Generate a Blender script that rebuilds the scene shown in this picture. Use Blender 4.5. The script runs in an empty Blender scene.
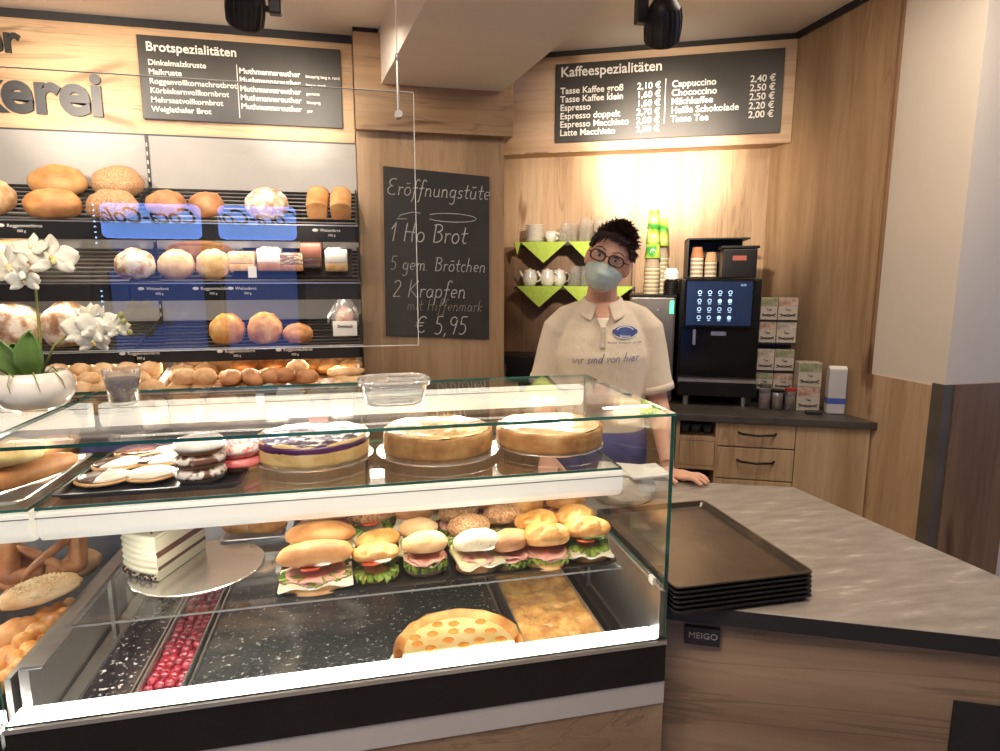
import bpy, bmesh, math, random
from mathutils import Vector, Matrix, Euler, noise
random.seed(7)
R = math.radians
SC = bpy.context.scene
COL = SC.collection

# ------------------------------------------------------------------ camera, world, exposure
F, YAW, PITCH, CH = 620.0, R(12.5), R(9.0), 1.6
cam = bpy.data.cameras.new('camera')
cam.sensor_fit = 'HORIZONTAL'; cam.sensor_width = 36; cam.lens = 36 * F / 1000
cam.clip_start = 0.05
co = bpy.data.objects.new('camera', cam); COL.objects.link(co)
co.location = (0, 0, CH); co.rotation_euler = (R(90) - PITCH, 0, -YAW)
SC.camera = co
SC.view_settings.view_transform = 'Standard'; SC.view_settings.look = 'None'
SC.view_settings.gamma = 1; SC.view_settings.use_curve_mapping = False
SC.view_settings.exposure = 0.8
SC.cycles.use_denoising = True
SC.cycles.max_bounces = 10; SC.cycles.transparent_max_bounces = 32
SC.cycles.transmission_bounces = 10
SC.cycles.caustics_reflective = False; SC.cycles.caustics_refractive = False
SC.cycles.sample_clamp_indirect = 6
w = bpy.data.worlds.new('world'); SC.world = w; w.use_nodes = True
w.node_tree.nodes['Background'].inputs[0].default_value = (.22, .42, 1, 1)
w.node_tree.nodes['Background'].inputs[1].default_value = .8

def light(kind, name, loc, target, power, color, size=.1, size_y=None, angle=60, blend=.6):
    l = bpy.data.lights.new(name, kind); l.energy = power; l.color = color
    if kind == 'AREA':
        l.shape = 'RECTANGLE'; l.size = size; l.size_y = size_y or size
    elif kind == 'SPOT':
        l.spot_size = R(angle); l.spot_blend = blend; l.shadow_soft_size = size
    else:
        l.shadow_soft_size = size
    o = bpy.data.objects.new(name, l); COL.objects.link(o); o.location = loc
    o.rotation_euler = (Vector(target) - Vector(loc)).to_track_quat('-Z', 'Y').to_euler()
    return o
WARM = (1, .72, .44); WARM2 = (1, .83, .66); NEUT = (1, .9, .74)
# ceiling spots of the shop (the track continues out of the frame)
light('SPOT', 'spot_sign_left', (-.28, 1.99, 2.24), (-.62, 3.38, 2.15), 40, WARM2, .04, angle=66)
light('SPOT', 'spot_sign_core', (-.28, 1.99, 2.24), (-.30, 3.38, 2.40), 70, WARM2, .03, angle=26, blend=1)
light('SPOT', 'spot_far_core', (-1.5, 1.95, 2.5), (-1.28, 3.38, 2.36), 60, WARM2, .03, angle=28, blend=1)
light('SPOT', 'spot_sign_far', (-1.5, 1.95, 2.5), (-1.42, 3.38, 2.25), 42, WARM2, .04, angle=66)
light('SPOT', 'spot_coffee', (.87, 1.80, 2.215), (1.72, 3.55, 2.1), 170, WARM2, .04, angle=60, blend=1)
light('SPOT', 'spot_case_a', (-.5, .75, 2.7), (-.35, 1.5, 1.2), 26, WARM2, .05, angle=60)
light('SPOT', 'spot_case_b', (.35, .75, 2.7), (.3, 1.5, 1.2), 26, WARM2, .05, angle=60)
light('AREA', 'room_warm_fill', (-.4, .3, 2.77), (-.4, .3, 0), 22, WARM2, 1.8, .5)  # general warm fill for the room, added without a real fitting
light('AREA', 'aisle_warm_fill', (1.8, 1.6, 2.9), (1.7, 1.8, 0), 16, WARM2, 1.0, .8)  # warm fill over the aisle, likewise added, no fitting behind it
light('AREA', 'rack_lamp', (-.75, 2.75, 2.62), (-.75, 3.1, 1.5), 10, WARM2, 1.6, .08)
light('SPOT', 'spot_coffee_core', (.87, 1.80, 2.215), (1.78, 3.6, 2.33), 480, WARM2, .03, angle=30, blend=1)
light('AREA', 'rack_shelf_fill', (-.8, 2.975, 1.222), (-.8, 2.70, .9), 1.4, WARM2, 1.5, .02)  # added fill that brightens the rolls, no lamp seen here
light('AREA', 'rack_shelf_fill', (-.8, 2.975, 1.492), (-.8, 3.2, 1.3), 1.3, WARM2, 1.5, .02)  # this and the next are added fills to lift the grey back panels
light('AREA', 'rack_shelf_fill', (-.8, 2.975, 1.750), (-.8, 3.2, 1.55), 1.3, WARM2, 1.5, .02)
light('AREA', 'daylight_window', (4.3, .9, 1.7), (2.6, 2.1, 1.3), 3.2, (.4, .58, 1), 1.4, 1.6)

# ------------------------------------------------------------------ helpers
def at(px, py, Y):
    """point of the plane y = Y seen at a pixel"""
    d = ray(px, py); t = Y / d.y
    return Vector((0, 0, CH)) + d * t
def atz(px, py, z):
    d = ray(px, py); t = (z - CH) / d.z
    return Vector((0, 0, CH)) + d * t
def ray(px, py):
    fw = Vector((math.sin(YAW) * math.cos(PITCH), math.cos(YAW) * math.cos(PITCH), -math.sin(PITCH)))
    rt = Vector((math.cos(YAW), -math.sin(YAW), 0)); up = rt.cross(fw)
    return fw + rt * ((px - 500) / F) + up * ((375.5 - py) / F)
AO = Vector((2.42, 2.52, 0)); AD = Vector((.906, -.423, 0)); AN = Vector((.423, .906, 0))
AROT = math.atan2(-.423, .906)
AM = Matrix.Translation(AO) @ Matrix.Rotation(AROT, 4, 'Z')      # frame of the coffee wall: x along, y into the wall

def mat(name, col=(.8, .8, .8), rough=.5, metal=0, **k):
    m = bpy.data.materials.new(name); m.use_nodes = True
    nt = m.node_tree; p = nt.nodes['Principled BSDF']
    p.inputs['Base Color'].default_value = (*col, 1)
    p.inputs['Roughness'].default_value = rough; p.inputs['Metallic'].default_value = metal
    if 'emit' in k:
        p.inputs['Emission Color'].default_value = (*k['emit'], 1)
        p.inputs['Emission Strength'].default_value = k.get('power', 1)
    if 'sss' in k:
        p.inputs['Subsurface Weight'].default_value = k['sss']
        p.inputs['Subsurface Radius'].default_value = (.02, .01, .006)
        p.inputs['Subsurface Scale'].default_value = .5
    if 'coat' in k: p.inputs['Coat Weight'].default_value = k['coat']; p.inputs['Coat Roughness'].default_value = .15
    if 'spec' in k: p.inputs['Specular IOR Level'].default_value = k['spec']
    tc = nt.nodes.new('ShaderNodeTexCoord')
    if 'col2' in k or 'cols' in k:
        n = nt.nodes.new('ShaderNodeTexNoise'); n.inputs['Scale'].default_value = k.get('scale', 20)
        n.inputs['Detail'].default_value = k.get('detail', 4); n.inputs['Roughness'].default_value = .6
        mp = nt.nodes.new('ShaderNodeMapping'); mp.inputs['Scale'].default_value = k.get('stretch', (1, 1, 1))
        mp.inputs['Rotation'].default_value = k.get('rot', (0, 0, 0))
        nt.links.new(tc.outputs['Object'], mp.inputs[0])
        if k.get('vary'):
            oi = nt.nodes.new('ShaderNodeObjectInfo')
            nt.links.new(oi.outputs['Random'], mp.inputs['Location'])
        nt.links.new(mp.outputs[0], n.inputs['Vector'])
        r = nt.nodes.new('ShaderNodeValToRGB')
        cs = k.get('cols') or [(k.get('lo', .35), col), (k.get('hi', .65), k['col2'])]
        els = r.color_ramp.elements
        while len(els) < len(cs): els.new(.5)
        for e, (pos, c) in zip(els, cs): e.position = pos; e.color = (*c, 1)
        nt.links.new(n.outputs['Fac'], r.inputs['Fac'])
        nt.links.new(r.outputs[0], p.inputs['Base Color'])
    if 'bump' in k:
        n2 = nt.nodes.new('ShaderNodeTexNoise'); n2.inputs['Scale'].default_value = k.get('bscale', 60)
        n2.inputs['Detail'].default_value = 4
        nt.links.new(tc.outputs['Object'], n2.inputs['Vector'])
        b = nt.nodes.new('ShaderNodeBump'); b.inputs['Strength'].default_value = k['bump']
        b.inputs['Distance'].default_value = k.get('bdist', .004)
        nt.links.new(n2.outputs['Fac'], b.inputs['Height']); nt.links.new(b.outputs[0], p.inputs['Normal'])
    return m

def wood(name, c1, c2, c3, axis='z', rot=0, plank=.2, rough=.5):
    """oak boards: grain stretched along one axis, boards of changing tone, dark knots and cracks"""
    m = bpy.data.materials.new(name); m.use_nodes = True; nt = m.node_tree; L = nt.links.new
    p = nt.nodes['Principled BSDF']; p.inputs['Roughness'].default_value = rough
    p.inputs['Specular IOR Level'].default_value = .35
    tc = nt.nodes.new('ShaderNodeTexCoord'); m0 = nt.nodes.new('ShaderNodeMapping')
    m0.inputs['Rotation'].default_value = (0, 0, -rot); L(tc.outputs['Object'], m0.inputs[0])
    s = {'z': (1, 1, .07), 'x': (.07, 1, 1), 'y': (1, .07, 1)}[axis]
    def nz(scale, detail, dist=0, st=s):
        mp = nt.nodes.new('ShaderNodeMapping'); mp.inputs['Scale'].default_value = st
        L(m0.outputs[0], mp.inputs[0])
        n = nt.nodes.new('ShaderNodeTexNoise'); n.inputs['Scale'].default_value = scale
        n.inputs['Detail'].default_value = detail; n.inputs['Distortion'].default_value = dist
        L(mp.outputs[0], n.inputs['Vector']); return n
    g = nz(15, 5, .6); big = nz(3.2, 3, 1.4); kn = nz(3.0, 2, 1.5, tuple(.35 if v == .07 else 1 for v in s))
    rmp = nt.nodes.new('ShaderNodeValToRGB'); e = rmp.color_ramp.elements; e.new(.5)
    e[0].position = .3; e[0].color = (*c3, 1); e[1].position = .5; e[1].color = (*c1, 1); e[2].position = .7; e[2].color = (*c2, 1)
    L(big.outputs['Fac'], rmp.inputs[0])
    mx = nt.nodes.new('ShaderNodeMix'); mx.data_type = 'RGBA'; mx.blend_type = 'MULTIPLY'; mx.inputs[0].default_value = .4
    r2 = nt.nodes.new('ShaderNodeValToRGB'); e = r2.color_ramp.elements
    e[0].position = .3; e[0].color = (.55, .5, .45, 1); e[1].position = .6; e[1].color = (1, 1, 1, 1)
    L(g.outputs['Fac'], r2.inputs[0]); L(rmp.outputs[0], mx.inputs[6]); L(r2.outputs[0], mx.inputs[7])
    # knots
    r3 = nt.nodes.new('ShaderNodeValToRGB'); e = r3.color_ramp.elements
    e[0].position = .27; e[0].color = (.35, .26, .2, 1); e[1].position = .34; e[1].color = (1, 1, 1, 1)
    L(kn.outputs['Fac'], r3.inputs[0])
    m2 = nt.nodes.new('ShaderNodeMix'); m2.data_type = 'RGBA'; m2.blend_type = 'MULTIPLY'; m2.inputs[0].default_value = .8
    L(mx.outputs[2], m2.inputs[6]); L(r3.outputs[0], m2.inputs[7])
    # thin dark pores and cracks along the grain
    cr = nz(7, 3, 1.8); fi = nz(70, 4, .2)
    r4 = nt.nodes.new('ShaderNodeValToRGB'); e = r4.color_ramp.elements; e.new(.5); e.new(.5); e.new(.5)
    for q, (po, v) in zip(e, ((.0, 1), (.486, 1), (.497, .72), (.506, .75), (.518, 1))): q.position = po; q.color = (v, v * .97, v * .93, 1)
    L(cr.outputs['Fac'], r4.inputs[0])
    r5 = nt.nodes.new('ShaderNodeValToRGB'); e = r5.color_ramp.elements
    e[0].position = .32; e[0].color = (.84, .81, .78, 1); e[1].position = .5; e[1].color = (1, 1, 1, 1)
    L(fi.outputs['Fac'], r5.inputs[0])
    def mul(a, b, f):
        x = nt.nodes.new('ShaderNodeMix'); x.data_type = 'RGBA'; x.blend_type = 'MULTIPLY'; x.inputs[0].default_value = f
        L(a, x.inputs[6]); L(b, x.inputs[7]); return x.outputs[2]
    big2 = nz(1.3, 2, .5); r6 = nt.nodes.new('ShaderNodeValToRGB'); e = r6.color_ramp.elements
    e[0].position = .42; e[0].color = (0, 0, 0, 1); e[1].position = .6; e[1].color = (1, 1, 1, 1); L(big2.outputs['Fac'], r6.inputs[0])
    c = mul(m2.outputs[2], r5.outputs[0], .7)
    x = nt.nodes.new('ShaderNodeMix'); x.data_type = 'RGBA'; x.blend_type = 'MULTIPLY'; L(r6.outputs[0], x.inputs[0]); L(c, x.inputs[6]); L(r4.outputs[0], x.inputs[7]); c = x.outputs[2]
    if axis == 'z':                                                   # boards side by side
        sp = nt.nodes.new('ShaderNodeVectorMath'); sp.operation = 'DOT_PRODUCT'; sp.inputs[1].default_value = (.8 / .3, -.75 / .3, 0); L(tc.outputs['Object'], sp.inputs[0])
        fl = nt.nodes.new('ShaderNodeMath'); fl.operation = 'FLOOR'; L(sp.outputs['Value'], fl.inputs[0])
        wn = nt.nodes.new('ShaderNodeTexWhiteNoise'); wn.noise_dimensions = '1D'; L(fl.outputs[0], wn.inputs['W'])
        mr = nt.nodes.new('ShaderNodeMapRange'); mr.inputs['To Min'].default_value = .82; mr.inputs['To Max'].default_value = 1.06; L(wn.outputs['Value'], mr.inputs['Value'])
        c = mul(c, mr.outputs[0], 1)
    L(c, p.inputs['Base Color'])
    b = nt.nodes.new('ShaderNodeBump'); b.inputs['Strength'].default_value = .15; b.inputs['Distance'].default_value = .003
    L(g.outputs['Fac'], b.inputs['Height']); L(b.outputs[0], p.inputs['Normal'])
    return m

def glassmat(name, tint=(.97, 1, .98), ior=1.45, rough=.0, haze=0, hazecol=(1, 1, 1), boost=1):
    """thin clear sheet: lets light straight through, reflects by Fresnel"""
    m = bpy.data.materials.new(name); m.use_nodes = True; nt = m.node_tree; L = nt.links.new
    nt.nodes.remove(nt.nodes['Principled BSDF']); out = nt.nodes['Material Output']
    t = nt.nodes.new('ShaderNodeBsdfTransparent'); t.inputs[0].default_value = (*tint, 1)
    g = nt.nodes.new('ShaderNodeBsdfGlossy'); g.inputs['Roughness'].default_value = rough
    g.inputs['Color'].default_value = (1, 1, 1, 1)
    lw = nt.nodes.new('ShaderNodeLayerWeight'); lw.inputs[0].default_value = .5      # Schlick reflection, the same from both sides
    pw = nt.nodes.new('ShaderNodeMath'); pw.operation = 'POWER'; pw.inputs[1].default_value = 5; L(lw.outputs['Facing'], pw.inputs[0])
    f = nt.nodes.new('ShaderNodeMath'); f.operation = 'MULTIPLY_ADD'; f.inputs[1].default_value = .96; f.inputs[2].default_value = .04
    L(pw.outputs[0], f.inputs[0]); fac = f.outputs[0]
    if boost != 1:
        mm = nt.nodes.new('ShaderNodeMath'); mm.operation = 'MULTIPLY'; mm.inputs[1].default_value = boost
        mm.use_clamp = True; L(fac, mm.inputs[0]); fac = mm.outputs[0]
    x = nt.nodes.new('ShaderNodeMixShader'); L(fac, x.inputs[0]); L(t.outputs[0], x.inputs[1]); L(g.outputs[0], x.inputs[2])
    o = x.outputs[0]
    if haze:
        d = nt.nodes.new('ShaderNodeBsdfDiffuse'); d.inputs[0].default_value = (*hazecol, 1)
        y = nt.nodes.new('ShaderNodeMixShader'); y.inputs[0].default_value = haze
        L(o, y.inputs[1]); L(d.outputs[0], y.inputs[2]); o = y.outputs[0]
    L(o, out.inputs[0]); return m

# --- palette
OAKV = wood('oak_vertical', (.60, .42, .25), (.70, .52, .33), (.49, .33, .185), 'z')
OAKP = wood('oak_pillar', (.44, .295, .17), (.52, .36, .22), (.36, .235, .13), 'z')
OAKPH = wood('oak_pillar_header', (.44, .295, .17), (.52, .36, .22), (.36, .235, .13), 'x')
OAKH = wood('oak_horizontal', (.60, .42, .25), (.70, .52, .33), (.50, .33, .18), 'x')
OAKHA = wood('oak_horizontal_coffee', (.62, .44, .28), (.72, .53, .36), (.52, .35, .21), 'x', AROT)
OAKC = wood('oak_counter', (.36, .255, .165), (.44, .32, .21), (.29, .20, .125), 'x', R(-24))
OAKDK = wood('oak_dark_wainscot', (.34, .21, .12), (.40, .26, .15), (.26, .15, .08), 'z')
CEIL = mat('ceiling_paint', (.86, .80, .72), .9, col2=(.89, .83, .75), scale=3)
PAINT = mat('wall_paint', (.72, .66, .56), .85, col2=(.76, .7, .6), scale=2, bump=.1, bscale=150)
BLACK = mat('black_trim', (.018, .018, .02), .5, col2=(.025, .024, .025), scale=8)
BLACKM = mat('black_enamel', (.009, .008, .008), .35, col2=(.014, .013, .012), scale=10, spec=.3)
GREY = mat('grey_panel', (.31, .30, .285), .5, col2=(.35, .34, .325), scale=3)
STEEL = mat('brushed_steel', (.55, .54, .52), .28, .9, col2=(.62, .61, .59), scale=40, stretch=(1, 12, 1))
DSTEEL = mat('dull_steel', (.22, .21, .2), .35, .8, col2=(.28, .27, .26), scale=30)
ALU = mat('silver_board', (.62, .58, .54), .25, .85, col2=(.7, .66, .62), scale=10)
WHITE = mat('white_plastic', (.86, .85, .78), .35, col2=(.9, .89, .82), scale=5)
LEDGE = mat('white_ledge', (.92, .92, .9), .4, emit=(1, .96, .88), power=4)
BARW = mat('light_bar_diffuser', (.85, .84, .76), .35, emit=(1, .92, .80), power=.15)
BARW2 = mat('top_light_bar_diffuser', (.85, .84, .76), .35, emit=(1, .95, .80), power=.75)
LGREY = mat('pale_kick', (.52, .5, .46), .5, col2=(.56, .54, .5), scale=4)
GLASS = glassmat('clear_glass', (.985, .995, .99))
ACRYL = glassmat('acrylic_sheet', (.975, .985, .985), boost=1.15)
EDGE = mat('green_glass_edge', (.010, .075, .06), .15, col2=(.05, .22, .18), scale=25, stretch=(.2, 1, 1), lo=.4, hi=.7)
EDGEA = mat('acrylic_edge', (.55, .57, .55), .2, col2=(.65, .67, .65), scale=5)
PLAST = glassmat('clear_plastic', (.93, .94, .93), haze=.10, rough=.05, boost=1.4)
TUMB = glassmat('glass_ware', (.97, .97, .95), haze=.10, rough=.03, boost=1.4)
CHALKB = mat('chalkboard', (.020, .019, .017), .6, col2=(.030, .028, .025), scale=4)
CHALK = mat('chalk', (.62, .62, .58), .9, col2=(.42, .42, .4), scale=90)
CHALKD = mat('chalk_faint', (.34, .31, .25), .9, col2=(.22, .2, .17), scale=90)
SIGNB = mat('sign_board', (.032, .030, .026), .4, col2=(.04, .038, .033), scale=3)
SIGNW = mat('sign_letters', (.85, .83, .76), .6, col2=(.8, .78, .72), scale=20)
LETT = mat('black_letters', (.02, .02, .02), .4, col2=(.03, .03, .03), scale=10)
STONE = mat('counter_top', (.33, .28, .235), .38, cols=[(.3, (.24, .205, .17)), (.5, (.31, .275, .235)), (.60, (.35, .31, .27)), (.68, (.50, .46, .41))],
            scale=9, detail=10, stretch=(.8, 3.5, 1), rot=(0, 0, .6), bump=.1, bscale=40)
WTOP = mat('dark_worktop', (.06, .05, .045), .4, col2=(.09, .08, .07), scale=15)
C = dict
CRUST = mat('crust_golden', rough=.55, cols=[(.3, (.32, .12, .035)), (.5, (.56, .26, .085)), (.7, (.70, .42, .18))], scale=9, vary=1, bump=.4, bscale=45)
CRUSTD = mat('crust_brown', rough=.55, cols=[(.3, (.26, .10, .04)), (.5, (.44, .2, .08)), (.7, (.56, .3, .13))], scale=12, vary=1, bump=.4, bscale=45)
CRUSTL = mat('crust_pale', rough=.7, cols=[(.3, (.50, .27, .1)), (.5, (.7, .46, .24)), (.7, (.82, .64, .42))], scale=14, vary=1, bump=.4, bscale=50)
SEEDED = mat('crust_seeded', rough=.7, cols=[(.38, (.26, .11, .045)), (.52, (.48, .26, .12)), (.66, (.70, .48, .27))], scale=190, vary=1, bump=.8, bscale=90)
FLOUR = mat('crust_floured', rough=.85, cols=[(.40, (.40, .2, .1)), (.5, (.72, .55, .4)), (.56, (.88, .82, .72))], scale=16, detail=6, vary=1, bump=.6, bscale=40)
KAISER = mat('crust_kaiser', rough=.4, cols=[(.3, (.42, .15, .03)), (.5, (.68, .33, .085)), (.7, (.84, .56, .24))], scale=16, vary=1, bump=.3, bscale=50)
LETTUCE = mat('lettuce', (.10, .25, .02), .45, col2=(.36, .50, .08), scale=50, bump=.5)
HAM = mat('ham', (.75, .32, .25), .35, col2=(.88, .55, .45), scale=30)
CHEESE = mat('cheese', (.86, .76, .42), .4, col2=(.9, .82, .55), scale=10)
CREAMC = mat('cream', (.76, .71, .52), .4, col2=(.82, .77, .6), scale=12, sss=.2)
EGG = mat('egg_white', (.9, .88, .8), .35, col2=(.93, .9, .82), scale=10)
TOMATO = mat('tomato', (.7, .09, .03), .25, col2=(.8, .2, .08), scale=40)
CUKE = mat('cucumber', (.55, .65, .3), .3, col2=(.75, .8, .5), scale=60)
CUKEG = mat('cucumber_peel', (.07, .2, .03), .4, col2=(.1, .25, .05), scale=30)
CHOC = mat('chocolate_icing', (.06, .025, .015), .18, col2=(.1, .045, .03), scale=15, coat=.5)
SUGAR = mat('sugar_icing', (.86, .82, .76), .25, col2=(.92, .89, .84), scale=20, coat=.4)
BISC = mat('biscuit_base', (.62, .34, .12), .6, col2=(.78, .52, .25), scale=30, bump=.3)
PINK = mat('pink_icing', (.75, .1, .13), .3, col2=(.85, .3, .3), scale=40, coat=.4)
GREEN = mat('napkin_green', (.40, .58, .07), .8, col2=(.46, .64, .1), scale=30)
PORC = mat('porcelain', (.74, .71, .64), .15, col2=(.86, .83, .75), scale=5, coat=.4)
LEAF = mat('orchid_leaf', (.10, .20, .04), .35, col2=(.16, .29, .07), scale=14, coat=.3)
PETAL = mat('orchid_petal', (.74, .70, .56), .5, col2=(.82, .78, .66), scale=20, sss=.3)
SKIN = mat('skin', (.66, .36, .24), .5, col2=(.72, .42, .3), scale=12, sss=.15)
POLO = mat('polo_fabric', (.76, .66, .50), .9, col2=(.80, .70, .54), scale=200, bump=.6, bscale=7, bdist=.03)
APRON = mat('blue_apron', (.035, .05, .2), .8, col2=(.05, .07, .26), scale=10)
HAIR = mat('dark_hair', (.018, .008, .006), .4, col2=(.04, .016, .012), scale=60)
MASKM = mat('mask_fabric', (.50, .62, .57), .85, col2=(.54, .66, .61), scale=60)
FRAME = mat('glasses_frame', (.045, .012, .012), .25, col2=(.08, .02, .02), scale=40)

ORD = ['first', 'second', 'third', 'fourth', 'fifth', 'sixth', 'seventh', 'eighth', 'ninth', 'tenth', 'eleventh', 'twelfth']
def tag(o, label=None, cat=None, group=None, kind=None):
    if label: o['label'] = label
    if cat: o['category'] = cat
    if group: o['group'] = group
    if kind: o['kind'] = kind
    return o
def thing(name, label, cat, loc=(0, 0, 0), rz=0, group=None):
    o = bpy.data.objects.new(name, None); COL.objects.link(o); o.empty_display_size = .05
    o.location = loc; o.rotation_euler = (0, 0, rz)
    return tag(o, label, cat, group)

class MB:
    def __init__(s): s.b = bmesh.new()
    def _m(s, vs, M):
        if M is not None:
            for v in vs: v.co = M @ v.co
        return vs
    def box(s, x0, x1, y0, y1, z0, z1, M=None, bev=0):
        t = bmesh.new(); bmesh.ops.create_cube(t, size=1)
        for v in t.verts:
            v.co = Vector(((x0 + x1) / 2 + v.co.x * (x1 - x0), (y0 + y1) / 2 + v.co.y * (y1 - y0), (z0 + z1) / 2 + v.co.z * (z1 - z0)))
        if bev: bmesh.ops.bevel(t, geom=list(t.edges), offset=bev, segments=3, affect='EDGES', profile=.5)
        return s.add(t, M)
    def add(s, t, M=None):
        if M is not None: t.transform(M)
        me = bpy.data.meshes.new('t'); t.to_mesh(me); t.free(); s.b.from_mesh(me); bpy.data.meshes.remove(me); return s
    def ell(s, c, r, seg=20, ring=12, M=None, nz=0, nf=3, seed=0, flat=None):
        t = bmesh.new(); bmesh.ops.create_uvsphere(t, u_segments=seg, v_segments=ring, radius=1)
        for v in t.verts:
            d = v.co.copy()
            k = 1 + (nz * noise.noise(d * nf + Vector((seed * 7.3, seed, 3))) if nz else 0)
            p = Vector((d.x * r[0], d.y * r[1], d.z * r[2])) * k
            if flat is not None and p.z < flat * r[2]: p.z = flat * r[2]
            v.co = p + Vector(c)
        return s.add(t, M)
    def cyl(s, p0, p1, r0, r1=None, seg=16, M=None, cap=True):
        return s.tube([p0, p1], [r0, r1 if r1 is not None else r0], seg, M, cap)
    def tube(s, pts, rs, seg=10, M=None, cap=True, flat=1):
        pts = [Vector(p) for p in pts]; n = len(pts)
        if not hasattr(rs, '__len__'): rs = [rs] * n
        t = bmesh.new(); rings = []
        up = None
        for i, p in enumerate(pts):
            d = (pts[min(i + 1, n - 1)] - pts[max(i - 1, 0)]).normalized()
            if up is None:
                up = Vector((0, 0, 1)) if abs(d.z) < .9 else Vector((1, 0, 0))
            a = d.cross(up).normalized(); b = a.cross(d).normalized(); up = b
            rings.append([t.verts.new(p + a * (math.cos(q) * rs[i]) + b * (math.sin(q) * rs[i] * flat)) for q in [2 * math.pi * k / seg for k in range(seg)]])
        for i in range(n - 1):
            for k in range(seg):
                t.faces.new((rings[i][k], rings[i][(k + 1) % seg], rings[i + 1][(k + 1) % seg], rings[i + 1][k]))
        if cap: t.faces.new(rings[0][::-1]); t.faces.new(rings[-1])
        bmesh.ops.recalc_face_normals(t, faces=t.faces)
        return s.add(t, M)
    def lathe(s, prof, seg=32, M=None, c=(0, 0, 0), sx=1, sy=1):
        t = bmesh.new(); rings = []
        for (r, z) in prof:
            if r < 1e-5: rings.append([t.verts.new((c[0], c[1], c[2] + z))])
            else: rings.append([t.verts.new((c[0] + sx * r * math.cos(2 * math.pi * k / seg), c[1] + sy * r * math.sin(2 * math.pi * k / seg), c[2] + z)) for k in range(seg)])
        for a, b in zip(rings, rings[1:]):
            for k in range(seg):
                if len(a) == 1 and len(b) == 1: continue
                if len(a) == 1: t.faces.new((a[0], b[k], b[(k + 1) % seg]))
                elif len(b) == 1: t.faces.new((a[k], b[0], a[(k + 1) % seg]))
                else: t.faces.new((a[k], a[(k + 1) % seg], b[(k + 1) % seg], b[k]))
        bmesh.ops.recalc_face_normals(t, faces=t.faces)
        return s.add(t, M)
    def prism(s, pts, z0, z1, M=None):
        t = bmesh.new()
        a = [t.verts.new((p[0], p[1], z0)) for p in pts]; b = [t.verts.new((p[0], p[1], z1)) for p in pts]
        t.faces.new(a[::-1]); t.faces.new(b)
        for i in range(len(pts)): t.faces.new((a[i], a[(i + 1) % len(pts)], b[(i + 1) % len(pts)], b[i]))
        bmesh.ops.recalc_face_normals(t, faces=t.faces)
        return s.add(t, M)
    def loft(s, rings, M=None, seg=28, power=2.0):
        """rings: (z, cx, cy, rx, ry)"""
        t = bmesh.new(); rr = []
        for (z, cx, cy, rx, ry) in rings:
            r = []
            for k in range(seg):
                q = 2 * math.pi * k / seg; c, n = math.cos(q), math.sin(q)
                r.append(t.verts.new((cx + rx * math.copysign(abs(c) ** (2 / power), c), cy + ry * math.copysign(abs(n) ** (2 / power), n), z)))
            rr.append(r)
        for a, b in zip(rr, rr[1:]):
            for k in range(seg): t.faces.new((a[k], a[(k + 1) % seg], b[(k + 1) % seg], b[k]))
        t.faces.new(rr[0][::-1]); t.faces.new(rr[-1])
        bmesh.ops.recalc_face_normals(t, faces=t.faces)
        return s.add(t, M)
    def grid(s, fn, nu, nv, M=None, thick=0):
        t = bmesh.new(); g = [[t.verts.new(fn(i / nu, j / nv)) for j in range(nv + 1)] for i in range(nu + 1)]
        for i in range(nu):
            for j in range(nv): t.faces.new((g[i][j], g[i + 1][j], g[i + 1][j + 1], g[i][j + 1]))
        bmesh.ops.recalc_face_normals(t, faces=t.faces)
        if thick: bmesh.ops.solidify(t, geom=list(t.faces), thickness=thick)
        return s.add(t, M)
    def build(s, name, m, parent=None, smooth=False, M=None, bevel=0, remesh=0, relax=0, sub=0):
        me = bpy.data.meshes.new(name); s.b.to_mesh(me); s.b.free()
        if M is not None: me.transform(M)
        for q in (m if isinstance(m, (list, tuple)) else [m]): me.materials.append(q)
        o = bpy.data.objects.new(name, me); COL.objects.link(o)
        if remesh:
            r = o.modifiers.new('r', 'REMESH'); r.mode = 'VOXEL'; r.voxel_size = remesh; r.use_smooth_shade = True
            if relax: q = o.modifiers.new('s', 'SMOOTH'); q.iterations = relax; q.factor = .5
        if sub: q = o.modifiers.new('u', 'SUBSURF'); q.levels = q.render_levels = sub
        if bevel: q = o.modifiers.new('b', 'BEVEL'); q.width = bevel; q.segments = 2; q.limit_method = 'ANGLE'
        if smooth:
            for p in me.polygons: p.use_smooth = True
        if parent: o.parent = parent
        return o
def struct(name, mb, m, **k):
    return tag(mb.build(name, m, **k), kind='structure')

def text_mesh(mb, s, size, M, bold=0, shear=0, align='LEFT', ext=.001, spacing=1):
    c = bpy.data.curves.new('t', 'FONT'); c.body = s; c.size = size; c.offset = bold * size; c.shear = shear
    c.align_x = align; c.extrude = ext; c.space_character = spacing; c.resolution_u = 4
    o = bpy.data.objects.new('t', c); COL.objects.link(o)
    dg = bpy.context.evaluated_depsgraph_get(); me = bpy.data.meshes.new_from_object(o.evaluated_get(dg))
    me.transform(M); mb.b.from_mesh(me); bpy.data.objects.remove(o); bpy.data.curves.remove(c); bpy.data.meshes.remove(me)
FRONT = Matrix.Rotation(R(90), 4, 'X')                              # text plane x right, y up -> world x, z, facing -y
def TM(x, y, z, M=None):
    m = Matrix.Translation((x, y, z)) @ FRONT
    return m if M is None else M @ m

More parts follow.
